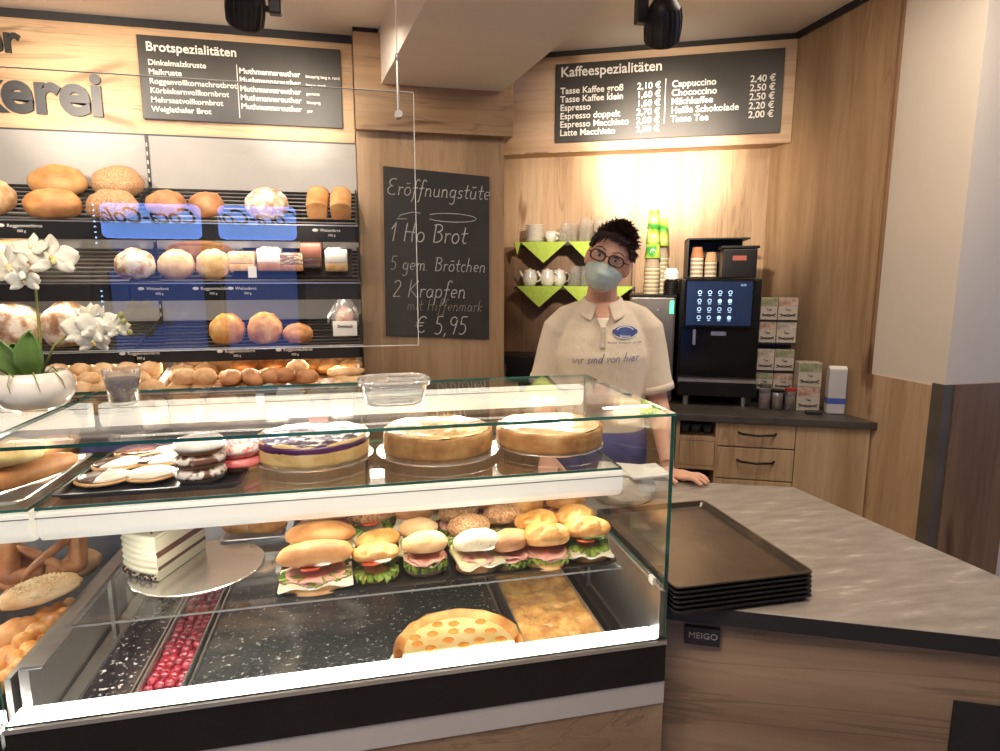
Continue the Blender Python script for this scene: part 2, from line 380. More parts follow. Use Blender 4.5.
# a small written alphabet, strokes in a box (x-height 0.5, ascender 1, descender -0.4)
def arc(cx, cy, rx, ry, a0, a1, n=10): return [(cx + rx * math.cos(R(a0 + (a1 - a0) * i / n)), cy + ry * math.sin(R(a0 + (a1 - a0) * i / n))) for i in range(n + 1)]
GL = {
 'E': (.6, [arc(.35, .75, .25, .22, 50, 270), arc(.35, .27, .3, .27, 90, 310)]),
 'r': (.36, [[(.05, .45), (.1, .5), (.1, .0)], arc(.25, .3, .15, .18, 180, 50)]),
 'o': (.45, [arc(.22, .25, .18, .25, 80, 440, 16)]), 'f': (.36, [arc(.3, .8, .12, .2, 30, 180) + [(.16, .4), (.1, -.25), (.02, -.38)], [(.0, .45), (.32, .5)]]),
 'n': (.46, [[(.05, .5), (.05, 0)], [(.05, .3)] + arc(.2, .3, .14, .19, 160, 0, 6) + [(.34, 0), (.42, .05)]]),
 'u': (.48, [[(.05, .5), (.05, .2)] + arc(.2, .17, .15, .17, 180, 360, 6) + [(.36, .5)], [(.36, .5), (.36, .05), (.45, .02)]]),
 'g': (.46, [arc(.2, .27, .16, .23, 60, 400, 14), [(.36, .5), (.36, -.2)] + arc(.2, -.22, .16, .17, 0, -150, 6)]),
 's': (.36, [[(.32, .44), (.2, .5), (.08, .42), (.1, .3), (.25, .22), (.3, .1), (.18, 0), (.02, .05)]]),
 't': (.34, [[(.17, .85), (.13, .15), (.2, .0), (.32, .06)], [(.0, .5), (.34, .54)]]),
 'e': (.42, [[(.05, .24), (.35, .3)] + arc(.2, .27, .16, .23, 10, 310, 12)]),
 '1': (.3, [[(.02, .6), (.2, .95), (.18, 0)]]), 'H': (.6, [[(.08, .95), (.05, 0)], [(.5, 1), (.42, .4), (.45, 0)], [(.0, .5), (.55, .48)]]),
 'B': (.55, [[(.1, .95), (.1, 0)], [(.0, .9)] + arc(.2, .75, .25, .2, 90, -90, 8), arc(.2, .28, .3, .27, 90, -110, 8)]),
 '5': (.48, [[(.4, .95), (.12, .93), (.1, .55)], [(.1, .55)] + arc(.2, .28, .2, .28, 90, -130, 10)]),
 'm': (.66, [[(.05, .5), (.05, 0)], [(.05, .3)] + arc(.18, .32, .11, .17, 160, 0, 5) + [(.29, 0)], [(.29, .3)] + arc(.42, .32, .12, .17, 160, 0, 5) + [(.54, 0), (.62, .05)]]),
 '.': (.18, [[(.05, .0), (.08, .03)]]), ',': (.2, [[(.1, .06), (.04, -.15)]]), 'c': (.36, [arc(.2, .25, .16, .25, 50, 310, 10)]),
 'h': (.46, [[(.08, 1), (.05, 0)], [(.05, .3)] + arc(.2, .3, .14, .19, 160, 0, 6) + [(.34, 0)]]),
 '2': (.48, [arc(.2, .72, .18, .22, 160, -30, 8) + [(.05, .02)], [(.05, .02), (.42, .04)]]),
 'K': (.58, [[(.08, 1), (.05, 0)], [(.5, .95), (.1, .45), (.52, 0)]]), 'a': (.46, [arc(.2, .25, .16, .24, 60, 400, 14), [(.37, .5), (.36, .06), (.44, .02)]]),
 'p': (.46, [[(.06, .5), (.04, -.4)], arc(.22, .26, .17, .24, 160, -160, 12)]), 'i': (.2, [[(.08, .5), (.07, .04), (.16, .02)], [(.09, .68), (.1, .7)]]),
 'k': (.42, [[(.08, 1), (.05, 0)], [(.36, .5), (.08, .22), (.38, 0)]]), '9': (.46, [arc(.22, .7, .17, .22, 30, 370, 14), [(.4, .75), (.3, 0)]]),
 '€': (.6, [arc(.35, .5, .25, .42, 50, 310, 12), [(.0, .58), (.42, .6)], [(.0, .42), (.38, .44)]]),
 'd': (.46, [arc(.2, .25, .16, .24, 40, 400, 14), [(.4, 1), (.36, .06), (.44, .02)]]),
 'w': (.6, [[(.03, .5), (.1, .02), (.27, .4), (.36, .02), (.5, .5)]]), 'v': (.42, [[(.03, .5), (.15, .02), (.35, .5)]]), ' ': (.3, []),
}
def script_text(mb, s, size, M, r=.02, slant=.15):
    x = 0
    for ch in s:
        dots = ch in 'öü'; base = {'ö': 'o', 'ü': 'u'}.get(ch, ch)
        wd, st = GL[base]
        st = list(st)
        if dots: st += [[(.08, .72), (.34, .74)]]
        for pl in st:
            pts = [M @ Vector(((x + a + b * slant) * size, b * size, 0)) for a, b in pl]
            mb.tube(pts, r * size, 5)
        x += wd + .05
    return x * size

# ------------------------------------------------------------------ the setting
struct('floor', MB().box(-4.5, 5, -3.6, 5.2, -.05, 0), mat('floor_tiles', (.38, .33, .28), .5, col2=(.44, .39, .33), scale=6))
ZL, ZR = 2.785, 2.96
bl = lambda Y: .127 - .124 * (Y - 3.27); br = lambda Y: .73 - .121 * (Y - 3.27)
struct('ceiling', MB().prism([(-4.5, -3.6), (bl(-3.6), -3.6), (bl(3.9), 3.9), (-4.5, 3.9)], ZL, ZL + .3), CEIL)
struct('ceiling', MB().prism([(br(-3.6), -3.6), (5, -3.6), (5, 5.2), (br(5.2), 5.2)], ZR, ZR + .12), CEIL)
struct('ceiling_beam', MB().prism([(bl(-3.6), -3.6), (br(-3.6), -3.6), (br(3.3), 3.3), (bl(3.3), 3.3)], 2.53, 3.08), CEIL)
struct('wall_left', MB().box(-4.6, -4.5, -3.6, 4.2, 0, 3.1), PAINT)
fr = MB(); fr.box(-4.5, -3.2, -3.7, -3.6, 0, 3.1); fr.box(-3.2, 5, -3.7, -3.6, 0, 3.1)
struct('wall_front', fr, PAINT)
struct('wall_rear', MB().box(-4.5, .3, 3.46, 3.6, 0, 3.1), PAINT)
# window in the right wall lets the blue daylight in
wr = MB(); wr.box(5, 5.1, -3.6, -.2, 0, 3.1); wr.box(5, 5.1, 1.9, 5.2, 0, 3.1); wr.box(5, 5.1, -.2, 1.9, 0, .8); wr.box(5, 5.1, -.2, 1.9, 2.4, 3.1)
struct('wall_right', wr, PAINT)
wf = MB()
for a, b, c, d in ((-.2, 1.9, .8, .86), (-.2, 1.9, 2.34, 2.4), (-.2, -.14, .8, 2.4), (1.84, 1.9, .8, 2.4), (.82, .88, .8, 2.4)): wf.box(5.0, 5.08, a, b, c, d)
win = struct('window_1', wf, WHITE)
g = MB().box(5.035, 5.045, -.14, 1.84, .86, 2.34).build('window_pane', GLASS, win)

# sign bulkhead over the bread rack, black shadow gap at the ceiling
struct('trim_1', MB().box(-3.2, -.004, 3.37, 3.46, 2.268, 2.742), OAKH, bevel=.003)
struct('trim_2', MB().box(-3.2, -.004, 3.385, 3.46, 2.742, ZL), BLACK)
struct('trim_3', MB().box(-3.2, -.004, 3.36, 3.372, 2.262, 2.270), BLACK)
# the pillar and its header
struct('pillar', MB().box(0, .755, 3.3, 4.5, 0, 2.32), OAKP, bevel=.004)
struct('pillar_header', MB().box(0, .79, 3.25, 4.5, 2.314, 2.76), OAKPH, bevel=.004)
struct('trim_4', MB().box(0, .12, 3.27, 3.4, 2.76, ZL), BLACK)
# coffee wall
struct('wall_back', MB().box(-2.7, .12, .88, .96, 0, 3.1, AM), OAKV)
struct('trim_5', MB().box(-2.6, -.302, .70, .88, 2.372, 2.925, AM), OAKHA, bevel=.003)
struct('trim_6', MB().box(-2.6, -.31, .715, .88, 2.925, ZR, AM), BLACK)
struct('trim_7', MB().box(-2.6, -.302, .7, .72, 2.366, 2.374, AM), OAKV)
struct('wall_side', MB().box(2.45, 2.56, 2.575, 3.75, 0, ZR), OAKV, bevel=.003)
struct('trim_8', MB().box(2.437, 2.452, 2.58, 3.3, 2.925, ZR), BLACK)
struct('trim_9', MB().box(2.44, 2.46, 2.565, 2.58, 1.128, ZR), OAKDK)
struct('wall_column', MB().box(2.455, 5, 2.165, 2.70, 0, ZR + .1), PAINT)
struct('trim_10', MB().box(2.447, 2.457, 2.215, 2.60, 0, 1.128), OAKV)
struct('trim_11', MB().box(2.446, 2.500, 2.158, 2.22, 0, 1.14), mat('corner_strip', (.10, .085, .07), .5, col2=(.13, .11, .09), scale=6))
struct('trim_12', MB().box(2.50, 2.85, 2.152, 2.166, 0, 1.14), OAKDK)

# ------------------------------------------------------------------ signs
def lettering(parent, rows, m, name='lettering', M=None, y=0):
    mb = MB()
    for (s, x, z, size, bold, shear, al, sp) in rows: text_mesh(mb, s, size, TM(x, y, z, M), bold, shear, al, .0012, sp)
    return mb.build(name, m, parent)
sg = thing('menu_board', 'dark bread menu board headed Brotspezialitäten on oak bulkhead above rack', 'sign', (-.52, 3.37, 2.52))
BX0, BX1, BZ0, BZ1 = -.97, -.062, 2.335, 2.703
MB().box(BX0, BX1, 3.345, 3.37, BZ0, BZ1).build('board', SIGNB, sg, M=Matrix.Translation((.52, -3.37, -2.52)), bevel=.002)
rows = [('Brotspezialitäten', BX0 + .035, 2.635, .057, .016, 0, 'LEFT', 1.02)]
for i, s in enumerate(['Dinkelmalzkruste', 'Maikruste', 'Roggenvollkornschrotbrot', 'Kürbiskernvollkornbrot', 'Mehrsaatvollkornbrot', 'Weiglathaler Brot']):
    rows.append((s, BX0 + .04, 2.574 - i * .041, .0345, .016, 0, 'LEFT', 1.03))
for i, (s, q) in enumerate([('Muthmannsreuther', 'knusprig lang o. rund'), ('Muthmannsreuther', 'lang o. rund'), ('Muthmannsreuther', 'gewürzt'), ('Muthmannsreuther', 'knusprig'), ('Muthmannsreuther', 'pur')]):
    rows.append((s, BX0 + .435, 2.562 - i * .040, .036, .016, 0, 'LEFT', 1.0))
    rows.append((q, BX0 + .435 + .305, 2.562 - i * .040, .019, .012, 0, 'LEFT', 1.0))
o = lettering(sg, rows, SIGNW, y=3.3435); o.location = (.52, -3.37, -2.52)
MB().box(-.545, -.542, 3.343, 3.345, 2.36, 2.60).build('divider_line', SIGNW, sg, M=Matrix.Translation((.52, -3.37, -2.52)))

CM = AM
sg = thing('menu_board', 'dark coffee menu board headed Kaffeespezialitäten on the right bulkhead', 'sign', AM @ Vector((-1.02, .7, 2.64)), AROT)
U0, U1, Z0, Z1 = -1.665, -.37, 2.42, 2.873
LM = Matrix.Translation((1.02, -.7, -2.64))
MB().box(U0, U1, .672, .7, Z0, Z1).build('board', SIGNB, sg, M=LM, bevel=.002)
rows = [('Kaffeespezialitäten', U0 + .03, 2.798, .080, .014, 0, 'LEFT', 1.0)]
for i, (s, pr) in enumerate([('Tasse Kaffee groß', '2,10 €'), ('Tasse Kaffee klein', '1,60 €'), ('Espresso', '1,60 €'), ('Espresso doppelt', '2,70 €'), ('Espresso Macchiato', '2,00 €'), ('Latte Macchiato', '2,50 €')]):
    rows.append((s, U0 + .03, 2.70 - i * .0485, .052, .014, 0, 'LEFT', 1.0)); rows.append((pr, U0 + .625, 2.70 - i * .0485, .052, .014, 0, 'RIGHT', 1.0))
for i, (s, pr) in enumerate([('Cappuccino', '2,40 €'), ('Chococcino', '2,50 €'), ('Milchkaffee', '2,50 €'), ('Heiße Schokolade', '2,20 €'), ('Tasse Tee', '2,00 €')]):
    rows.append((s, U0 + .685, 2.70 - i * .0485, .052, .014, 0, 'LEFT', 1.0)); rows.append((pr, U1 - .04, 2.70 - i * .0485, .052, .014, 0, 'RIGHT', 1.0))
mb = MB()
for (s, x, z, size, bold, shear, al, sp) in rows: text_mesh(mb, s, size, LM @ TM(x, .6705, z), bold, shear, al, .0012, sp)
mb.build('lettering', SIGNW, sg)
MB().box(U0 + .648, U0 + .652, .669, .672, 2.50, 2.75).build('divider_line', SIGNW, sg, M=LM)

mb = MB(); text_mesh(mb, 'er', .165, TM(-1.455, 3.364, 2.595), .03, 0, 'RIGHT', .005); 
tag(mb.build('wall_letters', LETT), 'raised black letters er, upper line on oak bulkhead', 'lettering', 'black shop lettering on the bulkhead')
mb = MB(); text_mesh(mb, 'Bäckerei', .265, TM(-1.135, 3.364, 2.345), .034, 0, 'RIGHT', .005)
tag(mb.build('wall_letters', LETT), 'large raised black letters kerei, lower line on oak bulkhead', 'lettering', 'black shop lettering on the bulkhead')

cb = thing('chalkboard', 'tall black chalkboard with handwritten opening offer on the oak pillar', 'chalkboard', (.40, 3.3, 1.72))
LM = Matrix.Translation((-.40, -3.3, -1.72))
MB().prism([(.128, 2.152), (.672, 2.118), (.668, 1.268), (.118, 1.298)], 0, .012).build('slate', CHALKB, cb, M=LM @ Matrix.Translation((0, 3.3, 0)) @ FRONT)
def ch(s, x, z, size, m=CHALK, tilt=-.03, r=.030):
    mb = MB(); script_text(mb, s, size, LM @ Matrix.Translation((x, 3.2862, z)) @ FRONT @ Matrix.Rotation(tilt, 4, 'Z'), r)
    return mb.build('chalk_line', m, cb)
ch('Eröffnungstüte', .14, 2.015, .081); ch('1 Ho Brot', .15, 1.785, .098); ch('5 gem. Brötchen', .145, 1.640, .073); ch('2 Krapfen', .155, 1.500, .09)
ch('€ 5,95', .265, 1.305, .1); tag(ch('mit Hiffenmark', .23, 1.43, .062, CHALKD), 'faint darker chalk line')
mb = MB()
mb.tube([LM @ Vector((x, 3.286, z)) for x, z in [(.31, 1.925), (.27, 1.93), (.21, 1.915), (.19, 1.895), (.24, 1.895)]], .002, 5)
mb.tube([LM @ Vector((.47 + .13 * math.cos(q) - .02 * math.sin(q), 3.286, 1.905 + .022 * math.sin(q))) for q in [R(a) for a in range(200, 520, 20)]], .002, 5)
mb.build('flourish', CHALK, cb)

# ------------------------------------------------------------------ track spots
def track_spot(head, label, aim, loc_top, s=1.0):
    t = thing('spotlight', label, 'lamp', head, 0, 'ceiling spotlights')
    q = (Vector(aim) - Vector(head)).to_track_quat('-Z', 'Y').to_matrix().to_4x4()
    MB().lathe([(0, .066), (.016, .064), (.031, .055), (.042, .038), (.049, .012), (.050, -.015), (.047, -.050), (.044, -.056), (.041, -.052), (.041, -.02), (0, -.02)], 32, q, (0, 0, 0)).build('lamp_head', BLACKM, t, smooth=True)
    mb = MB()
    for k in range(22):
        a = 2 * math.pi * k / 22; mb.tube([(.0435 * math.cos(a), .0435 * math.sin(a), .036), (.0500 * math.cos(a), .0500 * math.sin(a), .010), (.0505 * math.cos(a), .0505 * math.sin(a), -.018), (.0475 * math.cos(a), .0475 * math.sin(a), -.048)], .0014, 5, q)
    mb.build('cooling_fins', BLACK, t)
    MB().lathe([(0, -.045), (.043, -.045), (.043, -.043), (0, -.043)], 24, q).build('lens', mat('lamp_lens', (.9, .8, .6), .3, emit=(1, .8, .5), power=4), t)
    v = Vector(loc_top) - Vector(head)
    MB().box(v.x - .016, v.x + .016, v.y - .014, v.y + .014, -.01, v.z).build('bracket', BLACKM, t, bevel=.003)
    MB().cyl((v.x, v.y, .0), (0, 0, .0), .008).build('hinge', BLACKM, t)
track_spot((-.277, 1.9, 2.323), 'black track spotlight above the bread menu board', (-.5, 2.7, 1.2), (-.205, 1.93, ZL))
track_spot((.838, 1.7, 2.295), 'black track spotlight in front of the coffee menu board', (1.15, 2.5, 1.2), (.772, 1.7, ZR))

# ------------------------------------------------------------------ bread rack
rk = thing('bread_rack', 'black slatted bread rack with three sloping shelves and grey back panels', 'shelf', (0, 0, 0))
mb = MB(); mb.box(-.962, -.004, 3.36, 3.375, 1.0, 2.262); mb.build('back_panel', GREY, rk)
MB().box(-3.0, -.972, 3.36, 3.375, 1.0, 2.262).build('back_panel', GREY, rk)
mb = MB(); mb.box(-.973, -.961, 3.352, 3.375, 1.0, 2.262)
mb.build('slotted_rail', BLACKM, rk)
mb = MB()
for k in range(30): mb.box(-.970, -.964, 3.350, 3.353, 1.05 + k * .04, 1.068 + k * .04)
mb.build('rail_slots', LGREY, rk)['kind'] = 'stuff'
SH = [(1.835, 2.02, 1.757), (1.58, 1.735, 1.50), (1.295, 1.388, 1.23)]
def surf(i, Y):
    a, b, _ = SH[i]; return a + (b - a) * (Y - 2.97) / (3.34 - 2.97)
for i, (a, b, c) in enumerate(SH):
    fr = MB().box(-3.0, -.002, 2.95, 2.962, c, a - .004).build('front_rail', BLACKM, rk, bevel=.002)
    sl = MB(); n = 9
    for k in range(n):
        Y = 2.98 + k * (.36 / (n - 1)); z = surf(i, Y)
        sl.cyl((-3.0, Y, z - .006), (-.005, Y, z - .006), .0065, seg=8)
    sl.build('slats', BLACKM if i else BLACKM, rk, smooth=True)
    for xx in (-.012, -.965, -1.9):
        mb = MB(); mb.prism([(2.95, c), (3.36, c + .06), (3.36, b + .02), (2.97, a + .008), (2.95, a)], xx - .004, xx + .004, Matrix(((0, 0, 1, 0), (1, 0, 0, 0), (0, 1, 0, 0), (0, 0, 0, 1))))
        mb.build('side_bracket', BLACKM, rk)
    mb = MB(); mb.box(-3.0, -.002, 2.945, 2.95, a - .008, a - .003); mb.build('rail_edge', STEEL, rk)
    spots = {0: (17, 328), 1: (150, 205, 240), 2: (125, 225, 285)}[i]
    for px in spots:
        tg = MB(); q = at(px, 230, 2.948); zz = (a + c) / 2
        tg.ell((q.x - .055, 2.948, zz + .012), (.013, .001, .007), 12, 6)
        text_mesh(tg, 'Roggenmischbrot' if px % 2 else 'Weizenbrot', .018, TM(q.x - .035, 2.948, zz + .006), .01, 0, 'LEFT', .0005)
        text_mesh(tg, '500 g', .014, TM(q.x - .0, 2.948, zz - .014), .01, 0, 'LEFT', .0005)
        tg.build('price_lettering', SIGNW, rk)

def bread_mesh(mb, rx, ry, rz, seed, M=None, nz=.1, kind='loaf', seg=28, ring=16):
    t = bmesh.new(); bmesh.ops.create_uvsphere(t, u_segments=seg, v_segments=ring, radius=1)
    for v in t.verts:
        d = v.co.copy(); k = 1 + nz * noise.noise(d * 2.2 + Vector((seed * 3.1, seed, 0))) + nz * .35 * noise.noise(d * 7 + Vector((seed, 5, seed)))
        z = d.z
        if z < -.55: z = -.55 - (abs(z) - .55) * .1
        p = Vector((d.x, d.y, z))
        h = math.hypot(d.x, d.y)
        if kind == 'kaiser' and d.z > 0:
            a = math.atan2(d.y, d.x) + h * .9
            k *= 1 - .22 * max(0, math.cos(5 * a + seed)) ** 4 * min(1, h * 1.6)
            k *= 1 - .05 * (1 - h)
        if kind == 'slash' and d.z > .1:
            k *= 1 - .10 * math.exp(-((math.sin(d.x * 6 + seed)) / .25) ** 2)
        if kind == 'crack' and d.z > 0:
            k *= 1 - .09 * math.exp(-((d.y + .12 * math.sin(5 * d.x + seed)) / .09) ** 2) * (1 - d.x * d.x)
        v.co = Vector((p.x * rx, p.y * ry, (p.z + .56) * rz / 1.56)) * 1.0
        v.co.x *= k; v.co.y *= k; v.co.z *= k
    return mb.add(t, M)

def loaf(name, label, cat, px, py, wpx, hpx, shelf, Y, m, group, depth=None, kind='loaf', seed=None, nz=.08, tilt=None):
    """a loaf whose middle is seen at (px, py), lying on shelf number `shelf`"""
    q = at(px, py, Y); dist = (q - co.location).length
    dist = q.x * math.sin(YAW) * math.cos(PITCH) + q.y * math.cos(YAW) * math.cos(PITCH) - (q.z - CH) * math.sin(PITCH)
    rx = wpx / F * dist / 2 * .86; rz = hpx / F * dist * .98
    ry = depth or rx * .8
    z = surf(shelf, Y - 0) + .002
    o = MB(); bread_mesh(o, rx, ry, rz * .92, seed or px, kind=kind, nz=nz)
    ob = o.build(name, m, smooth=True); ob.location = (q.x, Y, z)
    ob.rotation_euler = (math.atan2(SH[shelf][1] - SH[shelf][0], .37) if tilt is None else tilt, 0, random.uniform(-.1, .1))
    return tag(ob, label, cat, group)
G1 = 'loaves on the upper rack shelf'; G2 = 'loaves on the middle rack shelf'; G3 = 'loaves on the lower rack shelf'
loaf('bread_loaf', 'golden round loaf in back row, upper shelf, far left pair', 'bread', 60, 180, 60, 27, 0, 3.27, CRUST, G1, .1)
loaf('bread_loaf', 'seeded brown loaf in back row of upper shelf', 'bread', 120, 182, 54, 28, 0, 3.27, SEEDED, G1, .1)
loaf('bread_loaf', 'golden oval loaf in front row of upper shelf, under its twin', 'bread', 55, 206, 60, 26, 0, 3.03, CRUST, G1, .09)
loaf('bread_loaf', 'seeded brown loaf in front row of upper shelf', 'bread', 114, 206, 56, 26, 0, 3.03, SEEDED, G1, .09)
loaf('bread_loaf', 'cut-off crusty loaf at left edge of the upper shelf', 'bread', 1, 202, 32, 30, 0, 3.07, CRUSTL, G1, .09, 'slash')
loaf('bread_loaf', 'small reddish round loaf behind left blue reflection', 'bread', 168, 211, 43, 23, 0, 3.07, CRUSTD, G1, .08)
loaf('bread_loaf', 'small brown round loaf between the two blue reflections', 'bread', 208, 212, 38, 22, 0, 3.07, CRUSTD, G1, .08)
loaf('bread_loaf', 'pale floured round loaf beside the two tin loaves', 'bread', 268, 209, 48, 28, 0, 3.07, FLOUR, G1, .09)
def tin_loaf(px, label):
    q = at(px, 206, 3.08); mb = MB()
    t = bmesh.new(); bmesh.ops.create_cube(t, size=1); bmesh.ops.subdivide_edges(t, edges=t.edges, cuts=6, use_grid_fill=True)
    for v in t.verts:
        x, y, z = v.co * 2
        top = max(0, z); k = 1 + .16 * top * (1 - top * .5)
        rr = 1 - .10 * (abs(x) ** 6 * abs(z) ** 4)
        v.co = Vector((x * .046 * k * rr, y * .105 * (1 + .04 * top), (z * .5 + .5) * .10 * (1 - .22 * x ** 2 * top - .10 * y ** 2 * top)))
        v.co += Vector((1, 1, 1)) * .003 * noise.noise(v.co * 40)
    mb.add(t); o = mb.build('tin_loaf', CRUST, smooth=True, sub=1)
    o.location = (q.x, 3.10, surf(0, 3.10) + .002); o.rotation_euler = (math.atan2(.185, .37), 0, 0)
    tag(o, label, 'bread', G1)
tin_loaf(318, 'left one of two tall golden tin loaves, upper shelf'); tin_loaf(341, 'right one of two tall golden tin loaves, by pillar')
loaf('bread_loaf', 'large crusty golden loaf behind the orchid flowers, middle shelf', 'bread', 16, 256, 66, 34, 1, 3.1, CRUSTL, G2, .11)
loaf('bread_loaf', 'white floured loaf with brown patch on the middle shelf', 'bread', 137, 266, 43, 28, 1, 3.05, FLOUR, G2, .08)
loaf('bread_loaf', 'smooth round loaf right of the floured one, middle shelf', 'bread', 178, 267, 39, 27, 1, 3.05, CRUSTL, G2, .08, 'crack')
loaf('bread_loaf', 'smooth round loaf beside the beige cake block', 'bread', 215, 267, 37, 28, 1, 3.05, CRUSTL, G2, .08, 'crack')
loaf('bread_loaf', 'long brown loaf lying behind two round loaves', 'bread', 200, 247, 74, 18, 1, 3.24, CRUSTD, G2, .06)
loaf('bread_loaf', 'large floured round loaf at left of lower shelf', 'bread', 14, 322, 64, 44, 2, 3.08, FLOUR, G3, .12)
loaf('bread_loaf', 'floured oval loaf beside the orchid stem, lower shelf', 'bread', 70, 324, 52, 44, 2, 3.08, FLOUR, G3, .11)
loaf('bread_loaf', 'glossy golden loaf, leftmost of three on lower shelf', 'bread', 228, 327, 38, 30, 2, 3.05, KAISER, G3, .09, 'crack')
loaf('bread_loaf', 'glossy golden loaf, middle of three on lower shelf', 'bread', 265, 327, 38, 30, 2, 3.05, KAISER, G3, .09, 'crack')
loaf('bread_loaf', 'low flat golden loaf, rightmost of three on lower shelf', 'bread', 298, 333, 34, 17, 2, 3.04, CRUST, G3, .08, 'crack')
# cake blocks on a black tray, middle shelf
tr = at(290, 280, 3.06)
mb = MB(); x0, x1 = at(232, 270, 3.0).x, at(352, 270, 3.0).x
RM = lambda x, Y: Matrix.Translation((x, Y, surf(1, Y) + .004)) @ Matrix.Rotation(math.atan2(.155, .37), 4, 'X')
M = RM((x0 + x1) / 2, 3.15); hw = (x1 - x0) / 2
mb.box(-hw, hw, -.17, .17, 0, .004, M); mb.box(-hw, hw, -.17, -.166, 0, .012, M); mb.box(-hw, hw, .166, .17, 0, .02, M)
mb.box(-hw, -hw + .004, -.17, .17, 0, .015, M); mb.box(hw - .004, hw, -.17, .17, 0, .015, M)
tag(mb.build('serving_tray', BLACKM), 'black tray under the cake blocks on middle shelf', 'tray')
def block(px, wpx, h, label, m1, m2, top=None, Y=3.06, dep=.055):
    q = at(px, 270, Y); wd = wpx / F * 3.0 / 2 * .90
    t = thing('cake_block', label, 'cake', (q.x, Y, surf(1, Y) + .014), 0, 'packed cake blocks on the middle shelf')
    M = Matrix.Rotation(.1, 4, 'X')
    MB().box(-wd, wd, -dep, dep, 0, h * .40, M, .006).build('cake_base', m2, t, smooth=True)
    b = MB().box(-wd * 1.01, wd * 1.01, -dep * 1.01, dep * 1.01, h * .35, h, M, .008)
    for k in range(6 if top else 0): b.ell((random.uniform(-.7, .7) * wd, random.uniform(-.6, .6) * dep, h), (.012, .012, .008), 10, 6, M, .2, 3, k)
    b.build('icing', m1, t, smooth=True)
block(244, 25, .085, 'beige cake block, leftmost on black tray', CRUSTL, BISC)
block(271, 23, .10, 'white iced cake block on the middle shelf', SUGAR, CRUSTD, 1)
block(293, 23, .08, 'brown striped cake block left of the tall chocolate one', mat('striped_glaze', (.2, .1, .06), .4, col2=(.75, .6, .45), scale=30, stretch=(1, 4, 4), lo=.45, hi=.55), CRUSTD)
block(313, 21, .12, 'tall dark chocolate cake block on middle shelf', mat('cocoa_glaze', (.16, .06, .04), .35, col2=(.24, .1, .07), scale=20), CHOC, None, 3.1, .09)
block(337, 23, .10, 'white cake block topped with nuts, beside pillar', SUGAR, BISC, 1)
q = at(253, 273, 3.0); tag(MB().box(-.018, .018, -.002, .0, 0, .05).build('price_card', WHITE), 'small white price card between two cake blocks', 'card').location = (q.x, 2.985, surf(1, 2.985) + .012)
# bagged bread
q = at(345, 320, 3.06); bz = surf(2, 3.06)
bg = thing('bread_bag', 'clear plastic bag with white label at right end of lower shelf', 'bag', (q.x, 3.06, bz + .004))
mb = MB(); bread_mesh(mb, .062, .045, .19, 3, nz=.25, seg=20, ring=14); mb.build('bag', PLAST, bg)
MB().ell((0, .01, .085), (.045, .03, .06), 16, 10, nz=.1).build('rusks', mat('red_filling', (.5, .12, .07), .6, col2=(.75, .6, .5), scale=20), bg, smooth=True)
lb = MB().box(-.055, .055, -.052, -.049, .005, .075, None, .001).build('label', WHITE, bg)
mb = MB(); text_mesh(mb, 'Zwieback', .018, TM(-.035, -.053, .045), .02, 0, 'LEFT', .0004); mb.build('lettering', LETT, lb)
MB().grid(lambda u, v: Vector((-.05 - .03 * u, -.02 + .04 * v, .13 - .05 * u + .02 * math.sin(v * 9))), 6, 6, None, .001).build('bag_corner', PLAST, bg)

# ------------------------------------------------------------------ back counter and roll baskets
bc = thing('back_counter', 'oak back counter carrying the roll baskets below the rack', 'counter', (0, 0, 0))
MB().box(-3.0, -.01, 2.66, 3.34, 0, .98).build('cabinet', OAKP, bc)
MB().box(-3.0, -.005, 2.6, 3.345, .98, 1.02).build('worktop', WTOP, bc, bevel=.003)
MB().box(-3.0, -.01, 3.29, 3.34, 1.02, 1.22).build('upstand', GREY, bc)
MB().box(-3.0, -.01, 2.56, 2.605, .98, 1.085).build('front_ledge', STEEL, bc, bevel=.003)
def basket(x0, x1, label):
    t = thing('roll_basket', label, 'basket', ((x0 + x1) / 2, 2.85, 1.02), 0, 'sloping roll baskets')
    hw = (x1 - x0) / 2; M = Matrix.Rotation(R(15), 4, 'X')
    MB().box(-hw, hw, -.24, .24, .045, .06, M).build('base', OAKH, t)
    MB().box(-hw, -hw + .012, -.24, .24, .06, .12, M).build('side_board', WHITE, t, bevel=.002)
    MB().box(hw - .012, hw, -.24, .24, .06, .12, M).build('side_board', WHITE, t, bevel=.002)
    MB().box(-hw + .013, hw - .013, -.246, -.24, .04, .105, M).build('front_pane', GLASS, t)
    MB().box(-hw + .013, hw - .013, .235, .25, .06, .14, M).build('back_board', OAKH, t)
    return t
basket(-2.2, -.86, 'long oak basket of pale rolls, left of white divider')
basket(-.855, -.02, 'oak basket of mixed rolls between white divider and pillar')
def rollpos(px, row):
    Y = (2.665, 2.765, 2.865, 2.965, 3.055)[row]; q = at(px, 380, Y)
    return Vector((q.x, Y, 1.02 + .078 + math.tan(R(15)) * (Y - 2.85) + .006))
protos = {}; ROLLS = []
